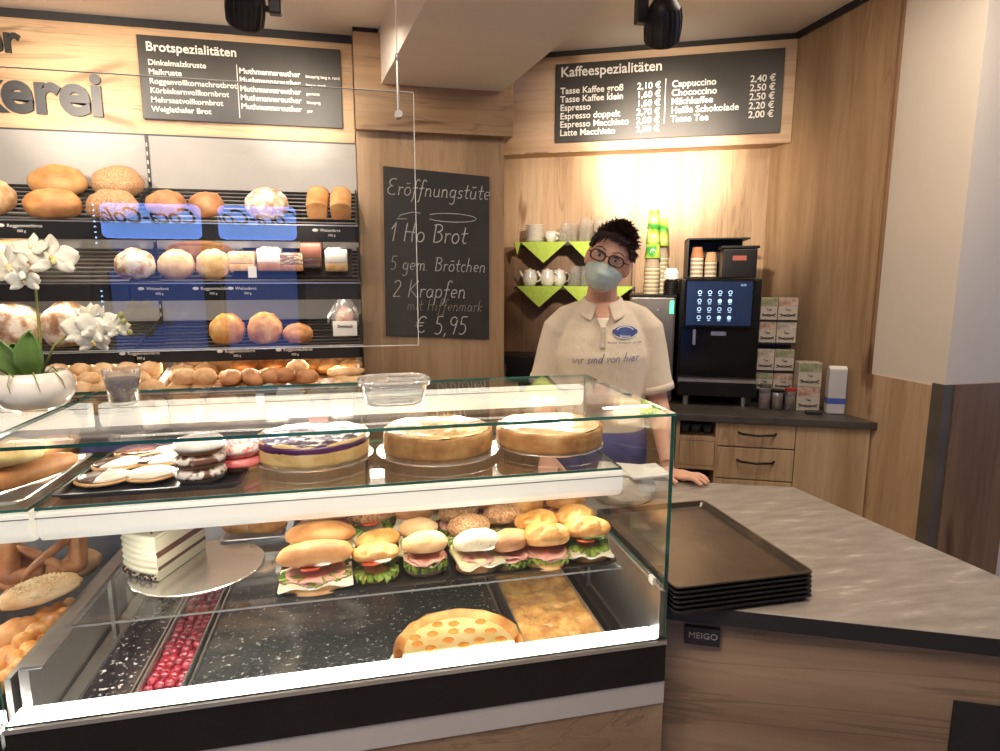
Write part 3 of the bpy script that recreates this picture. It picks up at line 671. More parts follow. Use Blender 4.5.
for nm, m, rx, ry, rz, kind, nz in (('pale', CRUSTL, .050, .042, .052, 'crack', .12), ('round', CRUSTL, .047, .045, .055, 'loaf', .1), ('brown', CRUSTD, .046, .043, .05, 'slash', .1), ('long', CRUSTD, .042, .075, .042, 'slash', .06),
                            ('seed', SEEDED, .05, .043, .05, 'loaf', .08), ('white', FLOUR, .048, .045, .06, 'kaiser', .1), ('flat', CRUSTL, .075, .03, .028, 'slash', .08), ('gold', KAISER, .06, .045, .05, 'slash', .1)):
    ms = []
    for s in range(2):
        mb = MB(); bread_mesh(mb, rx * 1.1, ry * 1.1, rz * 1.1, s * 5 + len(nm), None, nz, kind, 20, 12)
        o = mb.build('bread_roll', m, smooth=True); ms.append(o.data); bpy.data.objects.remove(o)
    protos[nm] = ms
WORD = {'pale': 'pale oval bread roll', 'round': 'pale round bread roll', 'brown': 'brown crusty roll', 'long': 'long reddish-brown roll', 'seed': 'seeded brown roll', 'white': 'white floured star roll', 'flat': 'flat pale long roll', 'gold': 'golden long roll'}
def roll(kind, px, row, dz=0, label=None, rz=None):
    o = bpy.data.objects.new('bread_roll', random.choice(protos[kind])); COL.objects.link(o)
    p = rollpos(px, row); o.location = (p.x, p.y, p.z + dz)
    o.rotation_euler = (R(12) + random.uniform(-.12, .12), random.uniform(-.15, .15), random.uniform(-.5, .5) if rz is None else rz)
    rowname = ['front', 'second', 'third', 'fourth', 'rear'][row]
    tag(o, 'roll', 'bread roll', 'rolls in the baskets'); ROLLS.append(o)
    o['_b'] = 'left' if p.x < -.855 else 'right'; o['_r'] = row; o['_t'] = int(dz > .016); o['_w'] = WORD[kind]
for row, st, xs in ((0, 25, range(-12, 160, 26)), (1, 24, range(-2, 158, 24)), (2, 24, range(-12, 160, 23)), (3, 24, range(-4, 158, 22)), (4, 20, range(-10, 162, 22))):
    for px in xs: roll('pale' if (px + row) % 3 else 'round', px + random.uniform(-4, 4), row, random.uniform(0, .012))
for px in range(8, 158, 24): roll('pale', px, 1, .045)
for px in range(60, 158, 23): roll('round', px, 3, .045)
for px in range(18, 158, 24): roll('pale', px, 2, .045)
L2 = 'pale oval roll heaped beside the white divider, right side'
for row in range(5):
    for px in (176, 200): roll('pale', px + row * 2, row, .0, L2)
for px in (186, 205): roll('round', px, 2, .045, 'pale round roll on top of the heap right of the divider')
for row in range(4):
    for px in range(222, 288, 19): roll('long' if row in (1, 2) else 'brown', px + (row % 2) * 8, row, .0, None, 1.3 if row in (1, 2) else None)
for px, row, k, dz in ((232, 2, 'long', .042), (252, 2, 'long', .042), (272, 2, 'brown', .042), (245, 4, 'gold', .02), (275, 4, 'gold', .02)): roll(k, px, row, dz, '%s piled on top in the middle of right basket' % WORD[k])
for px, row, k, dz in ((300, 0, 'seed', 0), (285, 2, 'brown', .04), (308, 2, 'brown', .03), (298, 3, 'round', .03), (314, 1, 'brown', 0), (310, 4, 'gold', .01), (294, 1, 'round', .0)):
    roll(k, px, row, dz, '%s left of the white star roll' % WORD[k])
roll('white', 327, 1, .02, 'white floured star roll near the pillar')
roll('round', 342, 2, .01, 'pale round roll tucked beside the stacked flat rolls')
for k in range(6): roll('flat', 350 - (k % 2) * 3, 1 + k // 3, .028 * (k % 3), 'flat pale long roll stacked at the pillar end', .1 * (k % 3))
for px, row in ((330, 4), (350, 4), (340, 3)): roll('gold', px, row, .0, 'golden long roll at the back by the pillar')
bins = {}
for o in ROLLS: bins.setdefault((o['_b'], o['_r'], o['_t']), []).append(o)
for (b, r_, t_), os_ in bins.items():
    os_.sort(key=lambda o: o.location.x)
    for k, o in enumerate(os_):
        o['label'] = '%s, %s from left in %s row of %s basket%s' % (o['_w'], ORD[min(k, 11)], ('front', 'second', 'third', 'fourth', 'rear')[r_], b, ', on top' if t_ else '')
for o in ROLLS:
    for q in ('_b', '_r', '_t', '_w'): del o[q]
# packed goods standing in front of the right basket
for k, (px, lab, m) in enumerate(((216, 'clear bag of brown cookies left in the row before basket', PLAST), (244, 'clear bag of brown cookies second in the row before basket', PLAST), (268, 'grey paper bag between two packed bags', GREY), (288, 'white paper bag in row before the right basket', WHITE), (318, 'clear bag right of the white paper bag', PLAST), (345, 'small clear bag nearest the pillar, row before basket', PLAST))):
    q = at(px, 390, 2.59); t = thing('cookie_bag', lab, 'bag', (q.x, 2.585, 1.086), 0, 'packed bags before the right basket')
    mb = MB(); bread_mesh(mb, .06, .014, .088, k, nz=.2, seg=14, ring=8); mb.build('bag', m, t, smooth=True)
    if m is PLAST: MB().ell((0, 0, .04), (.045, .009, .03), 12, 8, nz=.2, seed=k).build('cookies', CRUST if k < 2 else CREAMC, t, smooth=True)

# ------------------------------------------------------------------ display cases
XR, XL, YF, ZT, YB = .602, -.616, 1.10, 1.334, 1.61
def sheet(name, x0, x1, y0, y1, z0, z1, parent, gm=GLASS, em=EDGE, thin=None):
    """glass sheet: big faces clear, narrow faces green"""
    mb = MB().box(x0, x1, y0, y1, z0, z1)
    o = mb.build(name, [gm, em], parent)
    d = [x1 - x0, y1 - y0, z1 - z0]; ax = d.index(min(d)) if thin is None else thin
    for p in o.data.polygons: p.material_index = 0 if abs(p.normal[ax]) > .9 else 1
    return o
def light_bar(name, x0, x1, y, z, parent, h=.064, dpt=.034, m=None):
    prof = [(0, 0), (dpt, .004), (dpt, h), (.006, h), (0, h - .006)] if False else \
           [(y + dpt, z + h), (y + .002, z + h), (y - .001, z + h - .012), (y + .001, z + .02), (y + .012, z + .004), (y + dpt, z)]
    M = Matrix(((0, 0, 1, 0), (1, 0, 0, 0), (0, 1, 0, 0), (0, 0, 0, 1)))
    return MB().prism(prof, x0, x1, M).build(name, m or BARW, parent, bevel=.004)
def display_case(x0, x1, label, rend):
    g1, g2 = (.036, .032) if rend else (.003, .002)
    t = thing('display_case', label, 'display case', (0, 0, 0), 0, 'glass display cases')
    e = .006
    MB().box(x0 + .002, x1, YF, 1.95, 0, .70).build('wood_base', OAKC, t)
    MB().box(x0 + .002, x1, YF - .002, YF + .03, .70, .752).build('kick_strip', LGREY, t)
    MB().box(x0 + .002, x1, YF - .004, YF + .03, .752, .838).build('front_band', BLACKM, t, bevel=.002)
    MB().box(x0 + .002, x1, YF - .006, YF + .012, .838, .846).build('front_channel', STEEL, t)
    MB().box(x0 + .002, x1 - .016, YF + .006, YF + .052, .80, .848).build('ledge', LEDGE, t, bevel=.002)
    MB().box(x0 + .002, x1, YF + .03, 1.95, .70, .77).build('deck', DSTEEL, t)
    mb = MB(); mb.box(x0 + .002, x1, 1.87, 1.95, .77, .93); mb.build('back_rail', STEEL, t)
    sheet('front_glass', x0 + .003, x1 - .001, YF, YF + e, .846, ZT - .0065, t)
    sheet('top_glass', x0 + .003, x1, YF - .002, YB, ZT - .006, ZT, t)
    s = sheet('shelf_glass', x0 + (.004 if rend else .02), x1 - g1, 1.27, 1.64, 1.167, 1.173, t)
    light_bar('shelf_light_bar', x0 + .004, x1 - g2, 1.268, 1.100, t)
    light_bar('top_light_bar', x0 + .004, x1 - .012, YB - .02, ZT - .088, t, .06, .034, BARW2)
    for nm_, xa, xb, yy, zz in (('shelf_bar_seam', x0 + .004, x1 - g2, 1.2665, 1.152), ('top_bar_seam', x0 + .004, x1 - .012, YB - .0215, ZT - .038)): MB().box(xa, xb, yy, yy + .003, zz, zz + .0018).build(nm_, DSTEEL, t)
    if rend: sheet('lower_shelf', x0 + .06, x1 - .045, 1.225, 1.68, .949, .953, t, GLASS, DSTEEL)
    mb = MB()
    for xx in ((x0 + .045, x1 - .04) if rend else ()):
        mb.box(xx - .004, xx + .004, 1.25, 1.70, .935, .945); mb.box(xx - .004, xx + .004, 1.45, 1.47, .79, .94)
    if rend: mb.build('shelf_bracket', DSTEEL, t)
    else: mb.b.free()
    # metal side rims of the well
    if rend:
        MB().box(x1 - .014, x1, YF + .006, 1.9, .77, .955).build('side_panel', STEEL, t)
        sheet('side_glass', x1 - .006, x1, YF + .007, YB, .957, ZT - .0065, t)
        MB().box(x1 - .02, x1 - .012, 1.13, 1.15, .955, .97).build('glass_clip', WHITE, t)
    MB().box(x0 + .004, x0 + .02, YF + .055, 1.9, .77, .915).build('side_panel', STEEL, t)
    MB().box(x0 + .004, x0 + .042, YF + .055, 1.9, .915, .921).build('panel_cap', DSTEEL, t, bevel=.002)
    return t
case_r = display_case(XL, XR, 'glass display case holding cakes and sandwiches, right of joint', True)
case_l = display_case(-1.9, XL - .004, 'left glass display case holding pretzels and baguettes', False)
for x0, x1, nm in ((XL, XR, 'r'), (-1.6, XL, 'l')):
    xm = (x0 + x1) / 2; wd = x1 - x0 - .1
    light('AREA', 'case_led_shelf', (xm, 1.290, 1.097), (xm, 1.27, .8), .9 * wd, NEUT, wd, .012)
    light('AREA', 'case_led_top', (xm, YB - .03, ZT - .092), (xm, 1.45, 1.1), 3 * wd, NEUT, wd, .012)

light('AREA', 'case_low_fill', (0, 1.240, .944), (0, 1.46, .80), .9, NEUT, 1.1, .01)  # unseen fill added under the lower shelf to brighten the sheet cakes
# --- metal partitions and pans in the well
def pan(name, x0, x1, y0, y1, z, label, cat, m, mt, content='filling', rim=STEEL, **k):
    t = thing(name, label, cat, ((x0 + x1) / 2, (y0 + y1) / 2, .7705), 0, k.get('group'))
    hx, hy = (x1 - x0) / 2, (y1 - y0) / 2; h = z - .7705; e = .0035
    mb = MB(); mb.box(-hx, hx, -hy, hy, 0, .004)
    mb.box(-hx, -hx + e, -hy, hy, 0, h + .008); mb.box(hx - e, hx, -hy, hy, 0, h + .008); mb.box(-hx, hx, -hy, -hy + e, 0, h + .004); mb.box(-hx, hx, hy - e, hy, 0, h + .008)
    mb.build('pan', rim, t)
    b = MB()
    if k.get('cherries'):
        b.box(-hx + e, hx - e, -hy + e, hy - e, .004, h - .016)
        o = b.build(content, m, t)
        c = MB(); n = 0
        y = -hy + .014
        while y < hy - .008:
            x = -hx + .012
            while x < hx - .008:
                c.ell((x + random.uniform(-.003, .003), y + random.uniform(-.003, .003), h - .014 + random.uniform(-.004, .006)), (.0115,) * 3, 12, 8); x += .0195
            y += .0195
        o = c.build('cherries', mt, t, smooth=True); o['kind'] = 'stuff'
    else:
        sd = k.get('seed', 1)
        nu, nv = max(8, int(hx * 160)), max(10, int(hy * 160))
        b.grid(lambda u, v: Vector((-hx + e + (2 * hx - 2 * e) * u, -hy + e + (2 * hy - 2 * e) * v, h + k.get('amp', .001) * noise.noise(Vector((u * nu * .3, v * nv * .3, sd))))), nu, nv)
        b.box(-hx + e, hx - e, -hy + e, hy - e, .004, h - .004)
        b.build(content, m, t, smooth=True)
    return t
GLAZE = mat('dark_glaze', rough=.06, cols=[(.3, (.012, .009, .014)), (.60, (.02, .018, .022)), (.645, (.6, .56, .56))], scale=95, detail=3, coat=1, bump=.35, bscale=90, bdist=.0015)
GLAZE2 = mat('grey_glaze', rough=.12, cols=[(.3, (.02, .024, .026)), (.56, (.045, .05, .05)), (.62, (.07, .075, .075)), (.68, (.45, .46, .44))], scale=80, detail=4, coat=.8, bump=.2, bscale=60, bdist=.001)
CHER = mat('cherry_glaze', (.20, .004, .016), .06, col2=(.38, .012, .04), scale=50, coat=1)
CRUMB = mat('crumble', rough=.4, cols=[(.3, (.34, .13, .03)), (.5, (.66, .34, .10)), (.7, (.85, .58, .25))], scale=26, detail=6, coat=.3, bump=.7, bscale=70)
pan('sheet_cake', -.556, -.459, 1.156, 1.82, .800, 'narrow dark glazed sheet cake at left of the well', 'cake', GLAZE, None, seed=2)
pan('sheet_cake', -.453, -.368, 1.156, 1.82, .802, 'narrow cake topped with red glazed cherries', 'cake', CHER, CHER, cherries=True)
pan('sheet_cake', -.360, .300, 1.156, 1.82, .797, 'wide dark speckled glazed sheet cake in the well', 'cake', GLAZE2, None, seed=3)
pan('sheet_cake', .318, .505, 1.156, 1.82, .812, 'brown baked crumble sheet cake right of the half tart', 'cake', CRUMB, None, amp=.010, seed=9)
tag(MB().box(-.590, -.565, 1.156, 1.86, .7705, .795).build('divider_rail', STEEL), 'steel divider rail left of the dark narrow cake', 'rail')
mb = MB(); mb.box(.515, .520, 1.156, 1.86, .7705, .83); mb.box(.520, .575, 1.156, 1.86, .7705, .78)
tag(mb.build('divider_rail', BLACKM), 'black divider rail right of the crumble cake', 'rail')

# half tart with apricot spots
t = thing('half_tart', 'half round fruit tart with orange fruit spots on white board', 'cake', (.175, 1.176, .7985))
def dring(r, z, n=26): return [(r * math.cos(math.pi * k / n), r * math.sin(math.pi * k / n)) for k in range(n + 1)]
MB().prism([(x * 1.12, y * 1.1) for x, y in dring(.135, 0)] + [(-.15, -.02), (.14, -.02)], -.001, .003).build('cake_board', WHITE, t)
def shell(u, v):
    a = math.pi * u; prof = [(.118, .003), (.132, .02), (.137, .04), (.134, .052), (.126, .055), (.119, .047), (.114, .040)]
    f = v * 6; i = min(5, int(f)); q = f - i; r = prof[i][0] * (1 - q) + prof[i + 1][0] * q; z = prof[i][1] * (1 - q) + prof[i + 1][1] * q
    r += .003 * noise.noise(Vector((a * 3, v, 2))); z += .004 * noise.noise(Vector((a * 4, v, 7))) * (v > .3)
    return Vector((r * math.cos(a), r * math.sin(a), z))
MB().grid(shell, 50, 12).build('crust', KAISER, t, smooth=True)
cust = mat('custard', (.74, .52, .2), .12, col2=(.84, .68, .36), scale=18, coat=.8)
MB().prism(dring(.118, 0), .003, .041).build('filling', cust, t, bevel=.003)
mb = MB()
for i, (x, y) in enumerate([(-.085, .03), (-.05, .06), (-.02, .03), (.0, .09), (.03, .055), (.045, .015), (.075, .045), (.06, .085), (-.06, .008), (-.035, .095), (.09, .01), (.01, .005), (-.005, .06), (-.088, .005 + .05)]):
    mb.ell((x, y, .0415), (.0125, .011, .0028), 14, 6, nz=.15, seed=i)
mb.build('apricots', mat('apricot', (.7, .22, .03), .12, col2=(.82, .38, .07), scale=30, coat=.8), t, smooth=True)

# --- food trays on the lower shelf
def tray(x0, x1, y0, y1, z, label, group=None, m=BLACKM, h=.012, cat='tray', name='serving_tray', rz=0):
    cx, cy = (x0 + x1) / 2, (y0 + y1) / 2; hx, hy = (x1 - x0) / 2, (y1 - y0) / 2
    def f(u, v):
        s = [(0, .0), (.94, 0), (.965, h * .8), (1, h), (1.0, h * .75)]
    mb = MB(); b = .012
    # floor, sloping rim, lip
    t = bmesh.new()
    def ring(k, zz):
        pts = []
        for cxn, cyn, a0 in ((1, 1, 0), (-1, 1, 90), (-1, -1, 180), (1, -1, 270)):
            for s in range(5):
                a = R(a0 + s * 22.5); rr = .014
                pts.append(t.verts.new((cxn * (hx - k - rr) + rr * math.cos(a), cyn * (hy - k - rr) + rr * math.sin(a), zz)))
        return pts
    rs = [ring(b, 0.001), ring(b * .6, h * .75), ring(b * .5, h), ring(0, h), ring(-.001, h * .8), ring(b * .4, h * .6), ring(b * .8, -.0005)]
    t.faces.new(rs[0]); t.faces.new(rs[-1][::-1])
    for a, c in zip(rs, rs[1:]):
        for k in range(20): t.faces.new((a[k], a[(k + 1) % 20], c[(k + 1) % 20], c[k]))
    bmesh.ops.recalc_face_normals(t, faces=t.faces)
    mb.add(t); o = mb.build(name, m); o.location = (cx, cy, z); o.rotation_euler = (0, 0, rz)
    return tag(o, label, cat, group)
tray(-.192, .168, 1.232, 1.655, .9545, 'black tray under the baguettes and egg roll, left one', 'black sandwich trays')
tray(.172, .548, 1.232, 1.655, .9545, 'black tray under the kaiser roll sandwiches, right one', 'black sandwich trays')

def frill(mb, rx, ry, z, seed, amp=.007):
    def f(u, v):
        a = 2 * math.pi * u; w = .006 * math.sin(a * 17 + seed) * v + .004 * math.sin(a * 31 + seed * 2) * v
        r = .55 + .5 * v + .06 * v * noise.noise(Vector((a * 2, seed, v)))
        return Vector((rx * r * math.cos(a), ry * r * math.sin(a), z + w - .008 * v * v + amp * v * noise.noise(Vector((math.cos(a) * 3, math.sin(a) * 3, seed)))))
    mb.grid(f, 72, 5, None, .0008)
def wavy(mb, rx, ry, z, seed, sq=False, th=.002, M=None):
    def f(u, v):
        x, y = u * 2 - 1, v * 2 - 1
        if not sq: x, y = x * math.sqrt(1 - y * y / 2), y * math.sqrt(1 - x * x / 2)
        e = max(abs(x), abs(y))
        return Vector((x * rx, y * ry, z + .005 * noise.noise(Vector((x * 2, y * 2, seed))) - .004 * e ** 3 + .003 * math.sin(x * 7 + seed) * e))
    mb.grid(f, 12, 12, M, th)
TOPM = {'kaiser': KAISER, 'gold': CRUST, 'dark': CRUSTD, 'seed': SEEDED, 'pale': CRUSTL, 'bag': CRUST, 'sesame': SEEDED, 'poppy': FLOUR}
POPPY = mat('crust_poppy', rough=.6, cols=[(.3, (.72, .56, .34)), (.62, (.85, .75, .55)), (.7, (.14, .1, .08))], scale=120, vary=1)
TOPM['poppy'] = POPPY
def sandwich(px, py, zc, kind, fill, label, s=1.0, rz=None, w=None):
    p = atz(px, py, zc - .020); long = w or 1.0
    t = thing('sandwich', label, 'sandwich', (p.x, p.y + .014, .9565 + (0 if zc < 1.02 else .002)), random.uniform(-.25, .25) if rz is None else rz, 'filled rolls in the display case')
    rx, ry = .048 * s * long, .044 * s
    sd = px * .13 + py
    K = 'kaiser' if kind == 'kaiser' else 'loaf'
    b = MB(); bread_mesh(b, rx * 1.04, ry * 1.04, .031 * s, sd, nz=.05, seg=24, ring=12); b.build('bottom_bun', TOPM[kind] if kind not in ('poppy',) else CRUST, t, smooth=True)
    z = .028 * s; tilt = Matrix.Translation((0, ry * .75, z)) @ Matrix.Rotation(R(-14), 4, 'X') @ Matrix.Translation((0, -ry * .75, -z))
    for f in fill:
        mb = MB()
        if f == 'lettuce': frill(mb, rx * 1.04, ry * 1.14, z, sd); mb.build('lettuce', LETTUCE, t)
        elif f == 'ham': wavy(mb, rx * 1.08, ry * 1.15, z + .004, sd); wavy(mb, rx * .9, ry * 1.2, z + .008, sd + 3); mb.build('ham', HAM, t, smooth=True)
        elif f == 'cheese': wavy(mb, rx * 1.1, ry * 1.12, z + .005, sd, True, .003); mb.build('cheese_slice', CHEESE, t)
        elif f == 'cream': wavy(mb, rx * 1.08, ry * 1.15, z + .003, sd, True, .005); mb.build('white_cheese', CREAMC, t)
        elif f == 'tomato': mb.lathe([(0, 0), (.02, 0), (.02, .004), (0, .004)], 20, tilt, (-.010, -ry * .8, z + .006)); mb.build('tomato_slice', TOMATO, t)
        elif f == 'egg': mb.lathe([(0, 0), (.019, 0), (.021, .003), (.019, .006), (0, .006)], 20, tilt, (.012, -ry * .82, z + .007), 1, .8); mb.build('egg_slice', EGG, t)
        elif f == 'cuke':
            for dx in (.018, -.006): mb.lathe([(0, 0), (.0165, 0), (.0165, .0035), (0, .0035)], 20, tilt, (dx, -ry * .85, z + .010 + dx * .1))
            o = mb.build('cucumber_slice', [CUKE, CUKEG], t)
            for pl in o.data.polygons: pl.material_index = 1 if abs(pl.normal.z) < .6 else 0
        z += .003
    z += .006
    b = MB(); bread_mesh(b, rx * 1.14, ry * 1.14, .045 * s, sd + 2, Matrix.Translation((0, ry * .75, z)) @ Matrix.Rotation(R(-13), 4, 'X') @ Matrix.Translation((0, -ry * .75, 0)), .06, K, 36, 20)
    b.build('top_bun', TOPM[kind], t, smooth=True)
    return t
SW = [
 (316, 580, 1.0, 'bag', ['cream', 'ham', 'tomato', 'lettuce', 'egg'], 'wide baguette with ham and white cheese, front left of tray', 1.0, .05, 1.42),
 (321, 551, 1.01, 'bag', ['cheese', 'lettuce', 'cuke'], 'wide baguette with cucumber slices, behind the ham baguette', 1.0, -.05, 1.42),
 (376, 571, 1.0, 'kaiser', ['lettuce', 'tomato', 'egg'], 'small golden roll with egg slice and lettuce', .82, 0, 1.15),
 (379, 552, 1.01, 'kaiser', ['lettuce', 'cheese'], 'golden roll half hidden behind the egg roll', .85, .3, 1.1),
 (426, 563, 1.0, 'pale', ['lettuce', 'ham', 'lettuce'], 'shiny pale roll with salami and curly lettuce', .92, 0, 1.0),
 (419, 541, 1.01, 'pale', ['cheese', 'lettuce'], 'pale roll with cheese behind the salami roll', .88, 0, 1.0),
 (372, 528, 1.01, 'seed', ['cream', 'tomato', 'lettuce'], 'seeded brown roll with tomato and lettuce in left tray', .92, .2, 1.1),
 (414, 524, 1.01, 'dark', ['cheese', 'cream'], 'dark roll with pale cheese corners, third row of left tray', .92, -.2, 1.0),
 (325, 524, 1.01, 'pale', ['ham', 'lettuce'], 'pink ham baguette at the back left of tray', .9, 0, 1.6),
 (392, 509, 1.01, 'seed', ['cheese', 'lettuce'], 'seeded roll at the back of the left tray', .85, 0, 1.0),
 (478, 562, 1.0, 'poppy', ['cream', 'ham', 'cheese', 'egg'], 'white poppy-seed roll with turkey slices, front of right tray', .92, .15, 1.05),
 (512, 558, 1.0, 'dark', ['lettuce', 'ham'], 'reddish-brown square roll between poppy-seed and kaiser rolls', .88, .6, 1.0),
 (548, 556, 1.0, 'kaiser', ['ham', 'lettuce'], 'bright star kaiser roll with ham, front of right tray', 1.05, 0, 1.0),
 (589, 550, 1.0, 'kaiser', ['cream', 'tomato', 'cuke', 'lettuce'], 'kaiser roll with cucumber, tomato and cheese at right corner', 1.0, -.15, 1.0),
 (470, 541, 1.01, 'seed', ['cheese', 'cuke', 'lettuce'], 'dark seeded roll with cucumber behind the poppy-seed roll', .95, .2, 1.0),
 (539, 536, 1.01, 'kaiser', ['ham', 'lettuce'], 'kaiser roll directly behind the bright star one', 1.0, .3, 1.0),
 (577, 530, 1.01, 'kaiser', ['cheese', 'tomato'], 'kaiser roll behind the cucumber roll, right tray', .98, .4, 1.0),
 (504, 528, 1.01, 'sesame', ['cheese', 'lettuce'], 'dark sesame bun in the middle of the right tray', .92, 0, 1.0),
 (460, 525, 1.01, 'seed', ['ham', 'lettuce'], 'flat dark seeded roll in third row, right tray', .95, .3, 1.0),
 (527, 516, 1.01, 'kaiser', ['lettuce', 'cheese'], 'kaiser roll in third row above the sesame bun', .92, .3, 1.0),
 (568, 513, 1.01, 'kaiser', ['ham', 'tomato'], 'kaiser roll at the back right corner', .95, .1, 1.0),
 (482, 513, 1.01, 'dark', ['ham', 'cream'], 'dark roll with pink ham at the back of right tray', .9, 0, 1.0),
 (445, 512, 1.01, 'dark', ['cheese'], 'plain dark roll at the back between both trays', .88, 0, 1.0),
 (505, 506, 1.01, 'kaiser', ['lettuce'], 'kaiser roll with dark green lettuce, rear row', .88, .5, 1.0),
 (547, 501, 1.01, 'kaiser', ['ham'], 'kaiser roll farthest back in the right tray', .9, .2, 1.0),
]
for a in SW: sandwich(*a)


# cake slice on round silver board
t = thing('cake_board', 'round silver cake board under the cream cake piece', 'board', (-.380, 1.435, .9535))
MB().lathe([(0, 0), (.138, 0), (.140, .002), (.138, .004), (0, .003)], 64).build('disc', ALU, t, smooth=False)
tag(t, group=None)
CHO = mat('choc_layer', (.12, .045, .025), .6, col2=(.17, .07, .04), scale=40)
cs = thing('cake_piece', 'white cream cake piece with chocolate layers on silver board', 'cake', (-.385, 1.528, .958), R(230))
SEC = [(0, 0)] + [(.170 * math.cos(R(a)), .170 * math.sin(R(a))) for a in range(-20, 21, 2)]
zs = [(.0, .022, CREAMC, 'cream_layer'), (.022, .030, CHO, 'sponge_layer'), (.030, .050, CREAMC, 'cream_layer'), (.050, .064, CHO, 'sponge_layer'), (.064, .092, CREAMC, 'cream_layer')]
SECM = Matrix.Identity(4)
for a, b, m, nm in zs: MB().prism([(x * .985, y * .985) for x, y in SEC] if m is CHO else SEC, a, b, SECM).build(nm, m, cs)
def cream(u, v):
    a = R(-20 + 40 * u); r = .1725 + .002 * math.sin(v * 44); return Vector((r * math.cos(a), r * math.sin(a), .002 + .098 * v))
MB().grid(cream, 24, 40, None, .002).build('cream_coat', CREAMC, cs, smooth=True)
MB().prism([(x * 1.02, y * 1.02) for x, y in SEC], .092, .100, SECM).build('cream_top', CREAMC, cs, bevel=.003)
mb = MB()
for k in range(60):
    a = R(random.uniform(-17, 17)); r = random.uniform(.03, .155); mb.box(-.005, .005, -.0016, .0016, 0, .002, Matrix.Translation((r * math.cos(a), r * math.sin(a), .1005)) @ Matrix.Rotation(random.uniform(0, 6), 4, 'Z') @ Matrix.Scale(random.uniform(.5, 1.3), 4))
for k in range(50):
    a = R(random.uniform(-20, 20)); mb.ell((.174 * math.cos(a), .174 * math.sin(a), random.uniform(.002, .014)), (.003, .003, .0025), 6, 4)
o = mb.build('chocolate_flakes', CHOC, cs); o['kind'] = 'stuff'
mb = MB()
for x, y in ((.135, .02), (.14, -.025)): mb.ell((x, y, .104), (.013, .013, .008), 14, 8)
mb.build('cream_rosette', SUGAR, cs, smooth=True)
MB().ell((.132, .018, .113), (.008, .006, .004), 10, 6).build('sugar_decor', mat('yellow_sugar', (.85, .55, .03), .3, col2=(.9, .65, .1), scale=20), cs, smooth=True)
for px, lab in ((243, 'pale roll on small tray behind the silver board, left'), (266, 'pale roll on small tray behind the silver board, right')):
    p = atz(px, 528, .975); mb = MB(); bread_mesh(mb, .052, .035, .035, px, nz=.06); o = mb.build('bread_roll', KAISER, smooth=True); o.location = (p.x, p.y + .01, .968); tag(o, lab, 'bread roll')
tray(-.36, -.21, 1.545, 1.66, .9545, 'small steel tray behind the round silver board', None, STEEL, .010)

# --- cookies, doughnuts and cakes on the upper shelf
ZS = 1.1735
tray(-.60, -.255, 1.30, 1.66, ZS, 'black tray of iced cookies and doughnuts on upper shelf', None, BLACKM, .012)
SUGAR2 = mat('fondant_icing', (.62, .57, .50), .25, col2=(.70, .65, .58), scale=20, coat=.4)
def cookie(px, py, label, a, tilt=.0, z=0, two=(CHOC, SUGAR2), r=.055):
    p = atz(px, py, ZS + .014 + z)
    t = thing('iced_cookie', label, 'cookie', (p.x, p.y, ZS + .0025 + z), a, 'half and half iced cookies')
    M = Matrix.Rotation(tilt, 4, 'X')
    MB().ell((0, 0, .0085), (r, r * .93, .010), 32, 10, M, .03, 2, px).build('biscuit', BISC, t, smooth=True)
    for s, m, nm in ((1, two[0], 'icing'), (-1, two[1], 'icing')):
        def f(u, v, s=s):
            q = R(-90 + 180 * u); rr = r * .93 * v
            return M @ Vector((s * rr * math.cos(q), rr * .93 * math.sin(q), .0102 + .0112 * math.sqrt(1 - (rr / r) ** 2)))
        MB().grid(f, 18, 8, None, .0012).build(nm, m, t, smooth=True)
cookie(104, 477, 'half grey, half pale iced cookie at front left of tray', R(175))
cookie(151, 473, 'white iced cookie second from front left', R(140), 0, 0, (SUGAR2, SUGAR2))
cookie(118, 463, 'dark and pale iced cookie behind the first one', R(150), .0, 0)
cookie(160, 459, 'dark chocolate and white cookie in second row', R(165), .0, 0)
cookie(140, 450, 'chocolate cookie in the third row at tray back', R(190), .0, 0, (CHOC, CHOC))
cookie(176, 448, 'dark chocolate cookie with pale stripe at tray back', R(100), .0, 0, (CHOC, BISC))
GLZ = mat('white_brown_glaze', (.80, .75, .70), .2, col2=(.16, .07, .045), scale=22, lo=.47, hi=.52, coat=.6, vary=1)
def doughnut(px, py, z, label, icing, body=BISC, r=.034, r2=.0160):
    p = atz(px + 4, py - 3, ZS + .015)
    t = thing('doughnut', label, 'doughnut', (p.x, p.y, ZS + .003 + z), 0, 'doughnuts on the black tray')
    def tor(r2x, h, cut):
        return lambda u, v: Vector(((r + r2x * math.cos(R(cut[0] + (cut[1] - cut[0]) * v))) * math.cos(2 * math.pi * u), (r + r2x * math.cos(R(cut[0] + (cut[1] - cut[0]) * v))) * math.sin(2 * math.pi * u), r2 + h * math.sin(R(cut[0] + (cut[1] - cut[0]) * v))))
    MB().grid(tor(r2, r2 * .95, (0, 360)), 32, 14).build('dough', body, t, smooth=True)
    MB().grid(tor(r2 + .0015, r2 + .0015, (-10, 190)), 32, 10, None, .001).build('glaze', icing, t, smooth=True)
doughnut(197, 477, 0, 'bottom doughnut of the white and brown stack', GLZ)
doughnut(197, 477, .030, 'middle doughnut of the white and brown stack', GLZ, CRUSTD)
doughnut(198, 477, .060, 'top white doughnut of the stack near the berry cake', SUGAR, CRUSTD)
doughnut(206, 452, 0, 'lower doughnut hidden behind the white stack', SUGAR)
doughnut(235, 466, 0, 'lower pink doughnut beside the berry cake', PINK)
doughnut(235, 466, .031, 'upper pink doughnut dusted with sugar', mat('pink_dusted', (.8, .25, .25), .5, col2=(.92, .85, .8), scale=60, lo=.42, hi=.5), PINK)

